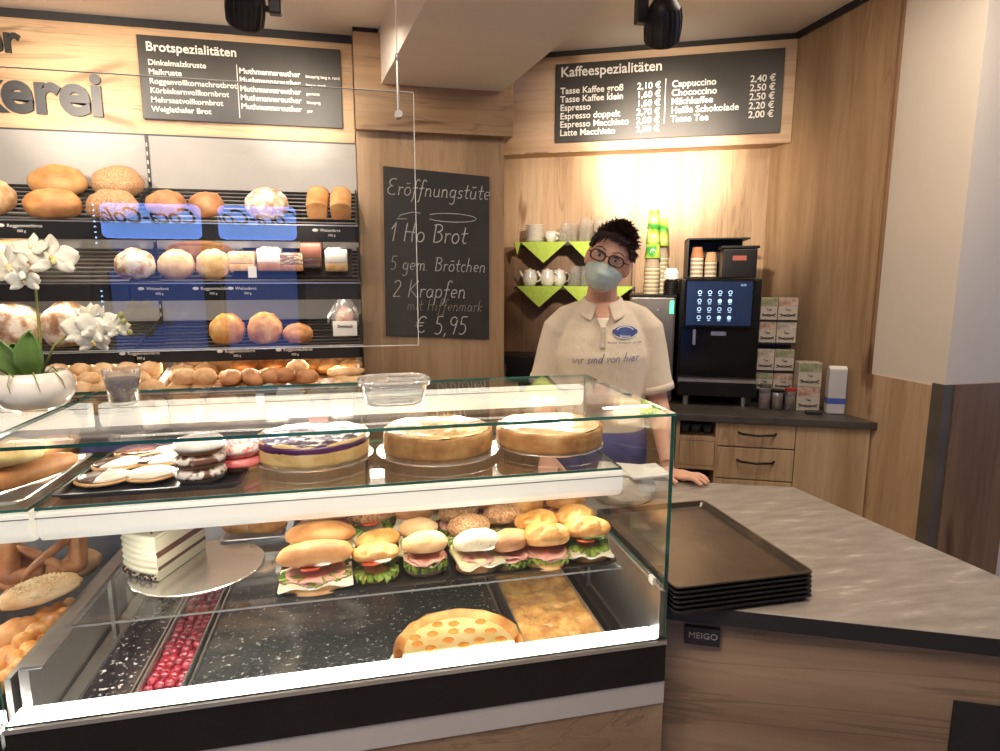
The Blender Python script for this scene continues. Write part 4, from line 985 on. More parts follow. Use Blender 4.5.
def round_cake(cx, cy, r, h, label, side, top, board_r, kind):
    t = thing('round_cake', label, 'cake', (cx, cy, ZS + .0), random.uniform(0, 6), 'round cakes on the upper glass shelf')
    MB().lathe([(0, .0), (.05, 0), (.05, .010), (0, .010)], 32).build('stand_foot', STEEL, t)
    MB().lathe([(0, .010), (board_r, .010), (board_r + .001, .012), (board_r, .014), (0, .013)], 64).build('cake_board', ALU, t)
    def f(u, v):
        a = 2 * math.pi * u
        prof = [(.985, .014), (1.0, .02), (1.0, h * .6), (1.005, h * .92), (.985, h + .012), (.95, h + .014), (.90, h + .011)]
        q = v * 6; i = min(5, int(q)); q -= i; rr = prof[i][0] * (1 - q) + prof[i + 1][0] * q; z = prof[i][1] * (1 - q) + prof[i + 1][1] * q
        n = noise.noise(Vector((math.cos(a) * 3, math.sin(a) * 3, v * 2 + cx)))
        n2 = noise.noise(Vector((math.cos(a) * 14, math.sin(a) * 14, v * 9 + cx)))
        return Vector(((rr + .01 * n + .006 * n2) * r * math.cos(a), (rr + .01 * n + .006 * n2) * r * math.sin(a), z + (.006 * n if v > .6 else 0)))
    MB().grid(f, 96, 18).build('crust', side, t, smooth=True)
    def g(u, v):
        a = 2 * math.pi * u; rr = v * .93; x, y = rr * math.cos(a), rr * math.sin(a)
        return Vector((r * x, r * y, h + .0135 + .003 * noise.noise(Vector((x * 3, y * 3, cx))) + (.0025 * noise.noise(Vector((x * 25, y * 25, 1))) if kind != 'cheese' else .001 * noise.noise(Vector((x * 10, y * 10, 1))))))
    MB().grid(g, 72, 30).build('topping', top, t, smooth=True)
    return t
CSIDE = mat('cake_side', rough=.6, cols=[(.3, (.26, .11, .03)), (.5, (.44, .22, .07)), (.7, (.58, .35, .14))], scale=16, bump=.4, bscale=60)
CSIDEP = mat('cake_side_pale', rough=.6, cols=[(.3, (.46, .29, .10)), (.5, (.66, .46, .19)), (.7, (.76, .58, .3))], scale=18, bump=.4, bscale=60)
BERRY = mat('berry_sugar', rough=.35, cols=[(.42, (.03, .012, .05)), (.50, (.07, .03, .09)), (.54, (.82, .8, .83)), (.7, (.9, .89, .9))], scale=34, detail=8, bump=.3)
STREU = mat('streusel_top', rough=.35, cols=[(.3, (.5, .25, .07)), (.5, (.78, .52, .2)), (.7, (.93, .76, .42))], scale=45, detail=5, bump=.9, bscale=80, coat=.3)
CHK = mat('cheesecake_top', rough=.22, cols=[(.3, (.55, .25, .07)), (.5, (.85, .58, .24)), (.7, (.95, .78, .45))], scale=7, detail=3, bump=.1, coat=.5)
c1 = atz(312, 456, ZS + .03); c2 = atz(440, 449, ZS + .03); c3 = atz(550, 444, ZS + .03)
rc = round_cake(-.122, 1.485, .128, .050, 'round berry cake dusted with white sugar, leftmost of three', CSIDEP, BERRY, .137, 'berry')
MB().lathe([(.1285, .046), (.1295, .052), (.128, .060), (.121, .0625)], 64).build('berry_edge', mat('berry_jam', (.05, .01, .06), .3, col2=(.09, .02, .1), scale=30), rc, smooth=True)
round_cake(.172, 1.475, .132, .052, 'round crumble cake with coarse streusel top, middle of three', CSIDE, STREU, .150, 'streusel')
round_cake(.455, 1.475, .134, .046, 'round cheesecake with glossy golden top, rightmost of three', CSIDE, CHK, .137, 'cheese')

# --- left case: baguettes above, pretzels and braids below
tray(-.84, -.64, 1.29, 1.62, ZS, 'steel tray under the baguettes in the left case', None, STEEL, .01)
for px, py, Y, lab, rz, ln in ((15, 478, 1.42, 'golden baguette in front of the left case tray', 1.15, .12), (-14, 485, 1.38, 'baguette at the left photo edge, pushed to front', 1.15, .12), (30, 455, 1.55, 'baguette lying at the back of left tray', 1.1, .1)):
    p = atz(px + 12, py - 6, ZS + .03); mb = MB(); bread_mesh(mb, ln, .028, .045, px, nz=.05, kind='slash'); o = mb.build('baguette', CRUST, smooth=True)
    o.location = (p.x, p.y, ZS + .012); o.rotation_euler = (0, 0, rz); tag(o, lab, 'baguette', 'baguettes in the left case')
def cheese_roll(px, py, z, label):
    p = atz(px, py, z); mb = MB(); bread_mesh(mb, .06, .04, .045, px, nz=.2, seg=24, ring=14); o = mb.build('cheese_roll', mat('melted_cheese', (.75, .5, .15), .5, col2=(.9, .78, .4), scale=20, bump=.6), smooth=True)
    o.location = p; o.rotation_euler = (0, 0, .9); tag(o, label, 'bread roll')
cheese_roll(12, 462, ZS + .06, 'yellow cheese-topped roll above the left baguettes')
# sloping basket of the left case
LB = thing('sales_basket', 'dark basket under the pretzels in the left case', 'basket', (-.95, 1.45, .79))
MB().box(-.31, .31, -.29, .36, 0, .012).build('base', BLACKM, LB); MB().box(.312, .322, -.29, .36, 0, .11).build('side_board', DSTEEL, LB); MB().box(-.31, .31, -.30, -.292, 0, .05).build('front_board', BLACKM, LB)
BRAIDM = mat('braid_crust', rough=.35, cols=[(.35, (.40, .13, .025)), (.5, (.66, .30, .07)), (.65, (.80, .52, .22))], scale=28, coat=.3)
def braid(px, py, z, rz, label, s=1.0, n=5):
    p = atz(px, py, z); t = MB()
    for k in range(n):
        for s2 in (-1, 1):
            x = (k - (n - 1) / 2) * .030 * s; f = 1 - .12 * abs(k - (n - 1) / 2)
            bread_mesh(t, .026 * s * f, .020 * s * f, .042 * s * f, k + s2, Matrix.Translation((x + s2 * .007, s2 * .016 * s, 0)) @ Matrix.Rotation(s2 * .6, 4, 'Z'), .05, 'loaf', 16, 10)
    o = t.build('braided_loaf', BRAIDM, smooth=True, remesh=.003, relax=2); o.location = p; o.rotation_euler = (0, 0, rz); tag(o, label, 'bread', 'braided pastries in the left case')
braid(27, 668, .83, 1.2, 'golden braided loaf nearest the front glass', 1.05, 6)
braid(48, 628, .85, 1.1, 'golden braided loaf behind the front one', 1.0, 5)
def pretzel(px, py, z, tilt, rz, label, s=1.0):
    p = atz(px, py, z); pts = []
    for k in range(60):
        a = 2 * math.pi * k / 59 - math.pi / 2
        pts.append((math.sin(a + math.pi / 2) * .075 * s * (1 + .25 * math.cos(2 * (a + math.pi / 2))) * (1 if 1 else 0), -math.cos(a + math.pi / 2) * .055 * s + .02 * math.cos(2 * (a + math.pi / 2)), 0))
    mb = MB(); mb.tube(pts, [.015 * s * (1 + .3 * math.sin(math.pi * k / 59)) for k in range(60)], 12)
    mb.tube([(-.055 * s, .03 * s, .006), (-.02 * s, .0, .012), (.02 * s, -.03 * s, .012), (.04 * s, -.055 * s, .006)], [.009, .011, .012, .010], 10)
    mb.tube([(.055 * s, .03 * s, .008), (.02 * s, .0, .018), (-.02 * s, -.03 * s, .012), (-.04 * s, -.055 * s, .006)], [.009, .011, .012, .010], 10)
    o = mb.build('pretzel', mat('pretzel_crust', (.28, .09, .025), .3, col2=(.5, .22, .07), scale=20, coat=.4), smooth=True, sub=1); o.location = p; o.rotation_euler = (tilt, 0, rz); tag(o, label, 'pretzel', 'pretzels in the left case')
pretzel(45, 553, .955, R(50), .3, 'shiny brown pretzel standing at the back', 1.15)
pretzel(12, 585, .90, R(40), .6, 'brown pretzel at the left photo edge', 1.1)
for px, py, z, lab, k in ((20, 562, .93, 'glazed brown roll left of the pretzels', 'gold'), (78, 560, .92, 'pale long roll leaning by the steel partition', 'pale'), (18, 628, .87, 'glazed roll beneath the cheese pastry', 'gold'), (8, 655, .84, 'glazed roll at the photo edge under the braid', 'gold')):
    p = atz(px, py, z); mb = MB(); bread_mesh(mb, .055, .038, .05, px, nz=.06, kind='slash'); o = mb.build('bread_roll', TOPM[k], smooth=True); o.location = (p.x, p.y, z - .03); o.rotation_euler = (.1, 0, 1.2 if px == 78 else .5); tag(o, lab, 'bread roll')
p = atz(42, 597, .91)
cp = thing('cheese_pastry', 'flaky pastry covered with grated almond flakes, between pretzel and braid', 'pastry', p, .7)
mb = MB(); bread_mesh(mb, .075, .045, .04, 4, nz=.15, seg=28, ring=16); mb.build('pastry_body', CRUSTL, cp, smooth=True)
mb = MB()
for k in range(220):
    a, rr = random.uniform(0, 6.28), math.sqrt(random.random()); x, y = .074 * rr * math.cos(a), .046 * rr * math.sin(a); z = .045 * math.sqrt(max(.02, 1 - rr * rr * .8))
    mb.box(-.005, .005, -.003, .003, 0, .001, Matrix.Translation((x, y, z - .004)) @ Euler((random.uniform(-.9, .9), random.uniform(-.9, .9), random.uniform(0, 6))).to_matrix().to_4x4())
o = mb.build('almond_flakes', mat('almond', (.8, .6, .33), .6, col2=(.88, .75, .5), scale=40), cp); o['kind'] = 'stuff'

# ------------------------------------------------------------------ hanging acrylic screen
YS = 1.56
sc = thing('hygiene_screen', 'clear acrylic screen hanging on thin wires above the case', 'screen', (-.5, YS, 1.43))
sheet('acrylic_pane', -.9, .635, -.003, .003, .003, .60, sc, ACRYL, EDGEA, 1)
pe = MB(); pe.box(.6352, .6366, -.0032, .0032, .001, .602); pe.box(-.9, .6366, -.0032, .0032, .6005, .6014); pe.box(-.9, .6366, -.0032, .0032, .0012, .0025)
pe.build('pane_edge', EDGEA, sc)
for x in (.60, -.85):
    w_ = MB(); w_.cyl((x, 0, .60 + .07), (x, 0, ZL - 1.43), .0012, seg=6); w_.build('wire', STEEL, sc)
    w_ = MB(); w_.cyl((x, -.006, .55), (x, -.006, .67), .0035, seg=8); w_.ell((x, -.006, .675), (.006, .006, .009), 10, 8); w_.build('hanger_rod', STEEL, sc)
    MB().cyl((x, -.010, .55), (x, .008, .55), .009, seg=16).build('clamp', STEEL, sc)

# ------------------------------------------------------------------ orchid, shot glass, plastic box
pt = thing('potted_orchid', 'white orchid in a round white pot on the glass case top', 'plant', (-.660, 1.425, ZT)); pt.scale = (.88, .88, .88)
MB().lathe([(0, 0), (.045, 0), (.066, .012), (.082, .036), (.084, .055), (.075, .078), (.066, .088), (.062, .086), (.070, .07), (0, .07)], 48).build('pot', PORC, pt, smooth=True)
MB().ell((0, 0, .072), (.062, .062, .012), 20, 8, nz=.3, nf=6).build('bark', mat('bark_soil', (.06, .035, .02), .9, col2=(.12, .07, .04), scale=40), pt)
def leaf(base, tip, side, wd, curl):
    base, tip, side = Vector(base), Vector(tip), Vector(side).normalized()
    def f(u, v):
        c = base.lerp(tip, u) + Vector((0, -1, 0)) * curl * math.sin(math.pi * u) + Vector((0, 0, 1)) * 0
        wv = wd * math.sin(math.pi * min(1, .12 + .88 * u)) ** .7 * (1 if u < .97 else .6)
        s = v * 2 - 1
        return c + side * (s * wv) + Vector((0, -.012 * (abs(s) ** 1.5), 0))
    return MB().grid(f, 16, 8, None, .0025)
leaf((.01, -.01, .075), (.022, -.03, .185), (1, .3, 0), .028, .012).build('leaf', LEAF, pt, smooth=True)
leaf((-.01, 0, .075), (-.062, -.02, .178), (.9, -.2, .4), .030, .015).build('leaf', LEAF, pt, smooth=True)
leaf((-.01, .02, .075), (-.045, .03, .150), (1, .4, .2), .028, .0).build('leaf', LEAF, pt, smooth=True)
STEM = mat('orchid_stem', (.26, .25, .07), .5, col2=(.3, .33, .1), scale=20)
MB().tube([(.01, .01, .07), (.022, .005, .16), (.026, .0, .26), (.03, -.005, .32), (.055, -.01, .355)], .0032, 8).build('stem', STEM, pt, smooth=True)
MB().tube([(.015, .01, .08), (.05, .0, .145), (.09, -.005, .175), (.14, -.01, .185), (.19, -.01, .185)], .0028, 8).build('stem', STEM, pt, smooth=True)
def flower(c, s, n):
    n = Vector(n).normalized(); M = Matrix.Translation(Vector(c)) @ n.to_track_quat('Z', 'Y').to_matrix().to_4x4() @ Matrix.Scale(s, 4)
    mb = MB()
    for a, ln, wd in ((90, 1, .30), (215, .95, .28), (325, .95, .28), (10, 1.0, .50), (170, 1.0, .50)):
        RR = Matrix.Rotation(R(a), 4, 'Z')
        def f(u, v):
            wv = wd * math.sin(math.pi * (.06 + .9 * u)) ** .8; q = v * 2 - 1
            return Vector((u * ln, q * wv, .14 * u * u - .12 * q * q + .03 * math.sin(u * 9 + q * 3)))
        mb.grid(f, 12, 8, M @ RR, .02)
    o = mb.build('flower', PETAL, pt, smooth=True)
    c_ = MB(); c_.ell((0, 0, .06), (.12, .12, .1), 12, 8, M); c_.ell((.06, -.14, .1), (.10, .16, .06), 12, 8, M)
    c_.build('lip', mat('orchid_lip', (.75, .55, .12), .5, col2=(.9, .85, .6), scale=30), o, smooth=True)
flower((.075, -.02, .345), .052, (.3, -1, .25)); flower((-.005, -.03, .325), .050, (-.4, -1, .1)); flower((.035, -.02, .370), .036, (0, -.8, .7)); flower((.02, -.035, .295), .034, (.1, -1, -.3)); flower((-.055, -.02, .305), .044, (-.7, -.8, .2))
flower((.125, -.02, .185), .050, (-.1, -1, .1)); flower((.155, -.02, .195), .046, (.5, -1, .1)); flower((.14, -.02, .155), .036, (.2, -1, -.4)); flower((.19, -.01, .185), .032, (.9, -.6, .1)); flower((.135, -.01, .225), .030, (.1, -.5, .9))
mb = MB()
for c in ((.205, -.01, .20), (.215, -.01, .175), (.20, -.01, .215)): mb.ell(c, (.006, .006, .008), 10, 8)
mb.build('buds', STEM, pt, smooth=True)
mb = MB()
for k in range(9):
    a = k * .7 + .4; mb.tube([(.04 * math.cos(a), .04 * math.sin(a) * .8 - .02, .078), (.062 * math.cos(a), .06 * math.sin(a) - .02, .093), (.078 * math.cos(a), .075 * math.sin(a) - .015, .07), (.078 * math.cos(a) + .004, .076 * math.sin(a) - .014, .05)], [.002, .0018, .0015, .0006], 6)
mb.build('air_roots', STEM, pt, smooth=True)

sg_ = thing('shot_glass', 'small shot glass filled with dark grains on case top', 'glass', (-.498, 1.43, ZT))
MB().lathe([(0, 0), (.024, 0), (.027, .004), (.036, .076), (.0345, .077), (.0255, .008), (0, .007)], 32).build('tumbler', TUMB, sg_, smooth=True)
MB().lathe([(0, .009), (.0250, .009), (.0325, .056), (0, .058)], 24).build('grains', mat('dark_grains', (.02, .012, .01), .8, col2=(.10, .06, .04), scale=160, bump=1), sg_)
bx = thing('plastic_tub', 'square clear plastic tub with lid on the case top', 'container', (.062, 1.335, ZT))
def rring(h, r): return [(x * r, y * r) for x, y in [(math.copysign(abs(math.cos(a)) ** .45, math.cos(a)), math.copysign(abs(math.sin(a)) ** .45, math.sin(a))) for a in [2 * math.pi * k / 40 for k in range(40)]]]
def rlathe(prof):
    def f(u, v):
        q = v * (len(prof) - 1); i = min(len(prof) - 2, int(q)); q -= i
        r = prof[i][0] * (1 - q) + prof[i + 1][0] * q; z = prof[i][1] * (1 - q) + prof[i + 1][1] * q; a = 2 * math.pi * u
        return Vector((r * math.copysign(abs(math.cos(a)) ** .5, math.cos(a)), r * .9 * math.copysign(abs(math.sin(a)) ** .5, math.sin(a)), z))
    return f
MB().grid(rlathe([(.0, .001), (.055, .001), (.060, .004), (.068, .042), (.074, .044)]), 48, 12, None, .0008).build('tub', PLAST, bx, smooth=True)
MB().grid(rlathe([(.075, .043), (.077, .050), (.070, .053), (.064, .050), (.0, .051)]), 48, 12, None, .001).build('lid', PLAST, bx, smooth=True)

# ------------------------------------------------------------------ service counter with trays
ct = thing('service_counter', 'angled service counter with grey stone top and oak front', 'counter', (0, 0, 0))
CP = [(.612, 1.152), (1.62, .685), (1.455, 1.05), (1.405, 1.748), (1.05, 1.89), (.612, 2.02)]
MB().prism(CP, .862, .9).build('worktop', STONE, ct, bevel=.002)
CI = [(.618, 1.172), (1.60, .715), (1.435, 1.05), (1.385, 1.73), (1.05, 1.865), (.618, 1.99)]
MB().prism(CI, 0, .862).build('body', OAKC, ct)
dv = Vector((1.62 - .612, .685 - 1.152, 0)).normalized(); nv = Vector((dv.y, -dv.x, 0))
FM = Matrix(((dv.x, -nv.x, 0, .612), (dv.y, -nv.y, 0, 1.152), (0, 0, 1, 0), (0, 0, 0, 1)))   # x along the front, y into the counter
MB().box(.0, 1.11, -.001, .005, .863, .8995, FM).build('edge_band', BLACK, ct)
MB().box(0.59, 1.0, .012, .021, .20, .745, FM).build('recess', BLACK, ct)
pl = MB().box(.056, .130, .008, .0195, .806, .846, FM).build('name_plate', BLACK, ct)
mb = MB(); text_mesh(mb, 'MEIGO', .020, FM @ TM(.0635, .0072, .822), -.003, 0, 'LEFT', .0004, 1.0); mb.build('lettering', mat('grey_letters', (.45, .43, .4), .5), pl)
BT = mat('worn_tray', rough=.28, cols=[(.3, (.055, .042, .032)), (.6, (.09, .07, .052)), (.75, (.15, .12, .09))], scale=9, detail=6, metal=.5, coat=.3, bump=.1, bscale=40)
BTK = mat('tray_black', (.015, .014, .014), .4, col2=(.022, .02, .02), scale=9)
for k in range(6):
    o = tray(.612, .943, 1.084 + k * .0008, 1.54, .9005 + k * .0105, ['black baking tray, lowest of the stack on the counter', 'black baking tray, second from the bottom of the stack', 'black baking tray, third from the bottom of the stack', 'black baking tray, third from the top of the stack', 'black baking tray, second from the top of the stack', 'worn brown baking tray, topmost of the stack'][k], 'stacked baking trays', BT if k == 5 else BTK, .014, 'tray', 'baking_tray')
    if k == 5:
        o.data.materials.append(BTK)
        for p in o.data.polygons:
            if p.normal.z < .2: p.material_index = 1
# papers behind the case
for k, (px, py, rz, lab) in enumerate(((618, 468, -.5, 'left folded white paper on the pale bag stack'), (645, 470, .1, 'right folded white paper on the pale bag stack'))):
    p = atz(px, py, 1.0); o = MB().box(-.065, .065, -.045, .045, 0, .008, None, .002).build('folded_paper', WHITE); o.location = (p.x, p.y, .992); o.rotation_euler = (.12, 0, rz); tag(o, lab, 'paper')
p = atz(633, 482, .98); mb = MB(); bread_mesh(mb, .10, .07, .09, 5, nz=.08); o = mb.build('paper_bag_stack', CRUSTL if 0 else mat('pale_paper', (.72, .68, .58), .8, col2=(.78, .74, .65), scale=15)); o.location = (.80, 1.76, .9); tag(o, 'pale crumpled paper bundle behind the side glass', 'paper')

# ------------------------------------------------------------------ coffee corner
def aw(u, w_, z=0): return AM @ Vector((u, w_, z))
cc = thing('base_cabinet', 'oak drawer cabinet under the coffee machine with dark worktop', 'cabinet', AO, AROT)
MB().prism([(-1.93, -.02), (.035, -.02), (-.37, .86), (-1.93, .86)], .862, .898).build('worktop', WTOP, cc, bevel=.003)
MB().box(-1.93, -.91, .02, .86, 0, .86).build('carcass', OAKDK, cc)
MB().box(-.905, -.712, .25, .86, 0, .86).build('carcass', BLACK, cc)
MB().box(-.325, .012, .0, .03, 0, .86).build('filler_panel', OAKV, cc)
MB().box(-.705, -.38, .03, .86, 0, .86).build('carcass', OAKV, cc)
mb = MB(); mb.box(-.91, -.892, .0, .25, 0, .86); mb.box(-.712, -.70, .0, .25, 0, .86); mb.box(-.892, -.712, .0, .25, .755, .775); mb.box(-.892, -.712, .0, .25, .60, .62)
mb.build('open_niche', OAKV, cc)
MB().box(-.890, -.714, .0, .018, .622, .752).build('drawer', OAKV, cc, bevel=.002)
for z0, z1 in ((.735, .858), (.562, .728), (.09, .556)):
    d = MB().box(-.700, -.328, .0, .02, z0, z1).build('drawer', OAKV, cc, bevel=.003)
    zm = z0 + (z1 - z0) * .62
    MB().tube([(-.60, -.001, zm), (-.585, -.022, zm - .004), (-.51, -.030, zm - .008), (-.435, -.022, zm - .004), (-.42, -.001, zm)], .0065, 8).build('handle', BLACKM, d, smooth=True)
for k in range(3):
    o = MB().lathe([(0, 0), (.022, 0), (.034, .05), (.032, .05), (.021, .004), (0, .004)], 20).build('cup', mat('grey_cup', (.12, .12, .12), .3) if k == 0 else bpy.data.materials['grey_cup'], smooth=True)
    o.location = aw(-.865 + k * .062, .1, .7755); tag(o, 'dark cup in the open niche of the cabinet, ' + ('left', 'middle', 'right')[k] + ' of three', 'cup', 'dark cups in the niche')

# coffee machine
cm = thing('coffee_machine', 'black coffee machine with a glowing blue touch screen', 'coffee machine', aw(-.695, .5, .898), AROT)
T = Matrix.Translation((.695, -.5, -.898))
MB().box(-.900, -.490, .20, .28, .955, 1.03, T, .006).build('drip_tray', BLACKM, cm)
MB().box(-.900, -.490, .196, .262, 1.034, 1.050, T).build('drip_grille', ALU, cm)
GB = mat('gloss_black', (.004, .004, .004), .12, col2=(.006, .006, .006), scale=5, spec=.35)
MBK = mat('machine_black', (.006, .006, .006), .35, col2=(.009, .009, .009), scale=5, spec=.3)
MB().box(-.895, -.495, .255, .272, 1.045, 1.335, T, .004).build('front_panel', GB, cm)
MB().box(-.905, -.485, .27, .80, .96, 1.594, T, .008).build('body', MBK, cm)
sf = MB().box(-.885, -.525, .225, .262, 1.325, 1.592, T, .010).build('screen_housing', GB, cm)
MB().box(-.872, -.538, .2235, .226, 1.343, 1.578, T).build('screen', mat('screen_glow', (.01, .02, .05), .1, emit=(.002, .007, .022), power=1.0, cols=[(.3, (.01, .02, .05)), (.6, (.02, .03, .06))], scale=4), sf)
mb = MB()
for r_ in range(4):
    for c_ in range(4):
        x, z = -.805 + c_ * .052, 1.52 - r_ * .045
        mb.grid(lambda u, v: Vector((x + (.007 + .004 * v) * math.cos(2 * math.pi * u), .2225, z + (.007 + .004 * v) * math.sin(2 * math.pi * u))), 12, 1, T)
        mb.box(x - .008, x + .008, .2222, .2228, z - .018, z - .015, T)
        if c_ > 1 and r_ % 2: mb.box(x - .008, x + .008, .2222, .2228, z - .010, z + .008, T)
text_mesh(mb, '12:15', .013, T @ TM(-.60, .2222, 1.555), .01, 0, 'LEFT', .0002)
mb.build('screen_icons', mat('icon_glow', (.6, .8, 1), .4, emit=(.3, .6, 1), power=.5), sf)
MB().box(-.735, -.655, .2525, .256, 1.285, 1.308, T, .002).build('badge', STEEL, cm)
MB().box(-.832, -.816, .215, .256, 1.235, 1.318, T, .003).build('steam_spout', STEEL, cm)
for u in (-.850, -.545):
    for w_ in (.26, .70): MB().cyl(T @ Vector((u, w_, .8985)), T @ Vector((u, w_, .958)), .016, .018).build('foot', STEEL, cm)
# organiser and bean hopper above
og = thing('cup_organiser', 'open dark shelf box holding paper cups on the coffee machine', 'organiser', aw(-.70, .6, 1.5955), AROT)
T2 = Matrix.Translation((.70, -.6, -1.5955))
mb = MB(); mb.box(-.865, -.858, .44, .72, 1.596, 1.818, T2); mb.box(-.865, -.53, .44, .72, 1.812, 1.82, T2); mb.box(-.865, -.53, .712, .72, 1.596, 1.815, T2); mb.box(-.865, -.53, .44, .72, 1.596, 1.602, T2)
mb.build('frame', BLACKM, og)
hp = thing('bean_hopper', 'black bean hopper with red label on the coffee machine', 'hopper', aw(-.60, .42, 1.5955), AROT)
T3 = Matrix.Translation((.60, -.42, -1.5955))
MB().box(-.690, -.515, .28, .432, 1.5965, 1.752, T3, .006).build('hopper', BLACKM, hp); MB().box(-.70, -.505, .275, .436, 1.753, 1.768, T3, .004).build('lid', BLACKM, hp)
MB().box(-.64, -.57, .277, .281, 1.69, 1.715, T3).build('label', mat('red_label', (.3, .06, .04), .5, col2=(.4, .1, .06), scale=20), hp)
def cup_stack(u, w_, z, n, r, h, label, m, rim, up=True, group=None, name='paper_cups', step=.012):
    t = thing(name, label, 'cups', aw(u, w_, z), AROT, group)
    for k in range(n):
        mb = MB(); z0 = k * step
        if up: mb.lathe([(0, z0), (r * .72, z0), (r, z0 + h), (r * 1.04, z0 + h + .001), (r * .95, z0 + h), (r * .68, z0 + .004), (0, z0 + .004)], 24)
        else: mb.lathe([(r * .9, z0), (r * 1.04, z0), (r, z0 + .004), (r * .72, z0 + h), (0, z0 + h)], 24)
        mb.build('cup', m[k % len(m)] if isinstance(m, list) else m, t, smooth=True)
    return t
KRAFT = mat('kraft_cup', (.42, .17, .07), .7, col2=(.48, .22, .1), scale=30); PAPER2 = mat('paper_cup_rim', (.34, .27, .19), .7, col2=(.4, .32, .22), scale=30); KRAFT2 = mat('kraft_cup_pale', (.50, .30, .15), .7, col2=(.55, .34, .18), scale=30); PAPER = mat('paper_cup', (.75, .62, .45), .7, col2=(.8, .68, .5), scale=30)
cup_stack(-.805, .50, 1.603, 10, .036, .06, 'left stack of paper cups with red-brown top in organiser', [PAPER, PAPER2] * 4 + [PAPER, KRAFT], 0, False, 'cup stacks in the organiser')
cup_stack(-.728, .50, 1.603, 8, .034, .055, 'right lower stack of pale paper cups in organiser', [PAPER, PAPER2] * 3 + [PAPER, KRAFT2], 0, False, 'cup stacks in the organiser')
GRC = mat('green_cup', rough=.45, cols=[(.45, (.05, .32, .05)), (.52, (.38, .6, .05)), (.6, (.55, .7, .2))], scale=11, detail=1)
STRP = mat('striped_cup', (.55, .5, .28), .6, col2=(.7, .66, .45), scale=60, stretch=(.1, .1, 1))
# milk cooler
mk = thing('milk_cooler', 'grey steel milk cooler with green glow beside coffee machine', 'cooler', aw(-1.04, .5, .898), AROT)
T = Matrix.Translation((1.04, -.5, -.898))
MB().box(-1.175, -.925, .30, .75, .90, 1.492, T, .006).build('body', mat('cooler_steel', (.2, .18, .15), .45, .3, col2=(.24, .22, .18), scale=8), mk)
MB().box(-1.168, -.932, .288, .30, .93, 1.488, T, .004).build('door', mat('cooler_door', (.2, .185, .155), .3, .4, col2=(.24, .22, .19), scale=8), mk)
MB().box(-1.178, -.922, .285, .755, 1.492, 1.504, T).build('top_plate', BLACKM, mk)
MB().cyl(T @ Vector((-1.02, .288, 1.42)), T @ Vector((-1.02, .280, 1.42)), .006).build('lock', STEEL, mk)
MB().box(-.955, -.935, .284, .289, 1.40, 1.47, T).build('status_light', mat('green_led', (.05, .6, .1), .4, emit=(.05, .9, .2), power=2.5), mk)
cups = cup_stack(-1.055, .5, 1.505, 14, .045, .055, 'tall stack of striped and green paper cups on the cooler', [STRP, PAPER2], 0, False, 'paper cup towers', step=.0115)
for k in range(3):
    z0 = .205 + k * .085
    mb = MB(); mb.lathe([(.044 - k * .004, z0), (.046 - k * .004, z0 + .002), (.034 - k * .003, z0 + .105), (0, z0 + .105)], 28); o = mb.build('green_cup', GRC, cups, smooth=True)
    mb = MB(); mb.tube([(.0 + .016 * math.cos(R(a)), -.0435 + k * .0035 - .0, z0 + .035 + .012 * math.sin(R(a))) for a in range(-20, 201, 20)], .0016, 5); mb.tube([(.009 * math.cos(R(a)), -.0425 + k * .0035, z0 + .045 + .007 * math.sin(R(a))) for a in range(-20, 201, 20)], .0014, 5); mb.build('leaf_emblem', SUGAR, o)
c2_ = cup_stack(-1.00, .62, 1.505, 18, .040, .055, 'second cup tower half hidden behind the green one', [STRP, PAPER2], 0, False, 'paper cup towers', step=.0125)
MB().lathe([(.038, .28), (.040, .282), (.028, .44), (0, .44)], 28).build('green_cup', GRC, c2_, smooth=True)
cup_stack(-.950, .40, 1.505, 6, .042, .02, 'short stack of black lids under white cups', BLACKM, 0, False, None, 'cup_cover_stack', .012)
cup_stack(-.950, .40, 1.592, 3, .044, .035, 'white cup lids on top of the black ones', SUGAR, 0, False, None, 'cup_cover_stack', .012)

# tea boxes, two columns
TB = [mat('tea_a', (.13, .19, .04), .6, col2=(.4, .36, .28), scale=30), mat('tea_b', (.3, .1, .07), .6, col2=(.6, .5, .4), scale=30), mat('tea_c', (.25, .22, .16), .6, col2=(.6, .55, .48), scale=30)]
CARD = mat('tea_card', (.50, .44, .36), .6, col2=(.54, .48, .4), scale=10)
def teabox(u0, u1, w_, z0, z1, label, m, group='tea boxes beside the machine'):
    t = thing('tea_box', label, 'box', aw((u0 + u1) / 2, w_, z0), AROT, group); hw = (u1 - u0) / 2; h = z1 - z0
    MB().box(-hw, hw, 0, .09, 0, h, None, .0015).build('carton', CARD, t)
    MB().box(-hw + .002, hw - .002, -.001, .001, h * .62, h - .002).build('picture_band', m, t)
    mb = MB(); mb.tube([(-hw * .8 + hw * 1.6 * k / 10, -.0012, h * .15 + h * .10 * math.sin(math.pi * k / 10)) for k in range(11)], .0018, 5); mb.tube([(-hw * .8 + hw * 1.6 * k / 10, -.0012, h * .28 - h * .10 * math.sin(math.pi * k / 10)) for k in range(11)], .003, 5)
    text_mesh(mb, 'Tee', .018, TM(-.014, -.001, h * .42), .01, 0, 'LEFT', .0004)
    mb.build('printing', BLACK, t)
cols = ((-.478, -.392, 'left'), (-.388, -.290, 'right'))
rows_ = ((1.372, 1.49, 'top'), (1.248, 1.362, 'second'), (1.095, 1.21, 'third'), (.99, 1.08, 'lowest'))
rc_ = thing('tea_rack', 'black wire rack stacked with tea boxes beside the machine', 'rack', aw(-.37, .5, .898), AROT)
T = Matrix.Translation((.37, -.5, -.898))
for z0, z1, _ in rows_: MB().box(-.480, -.288, .30, .40, z0 - .009, z0 - .003, T).build('shelf', BLACK, rc_)
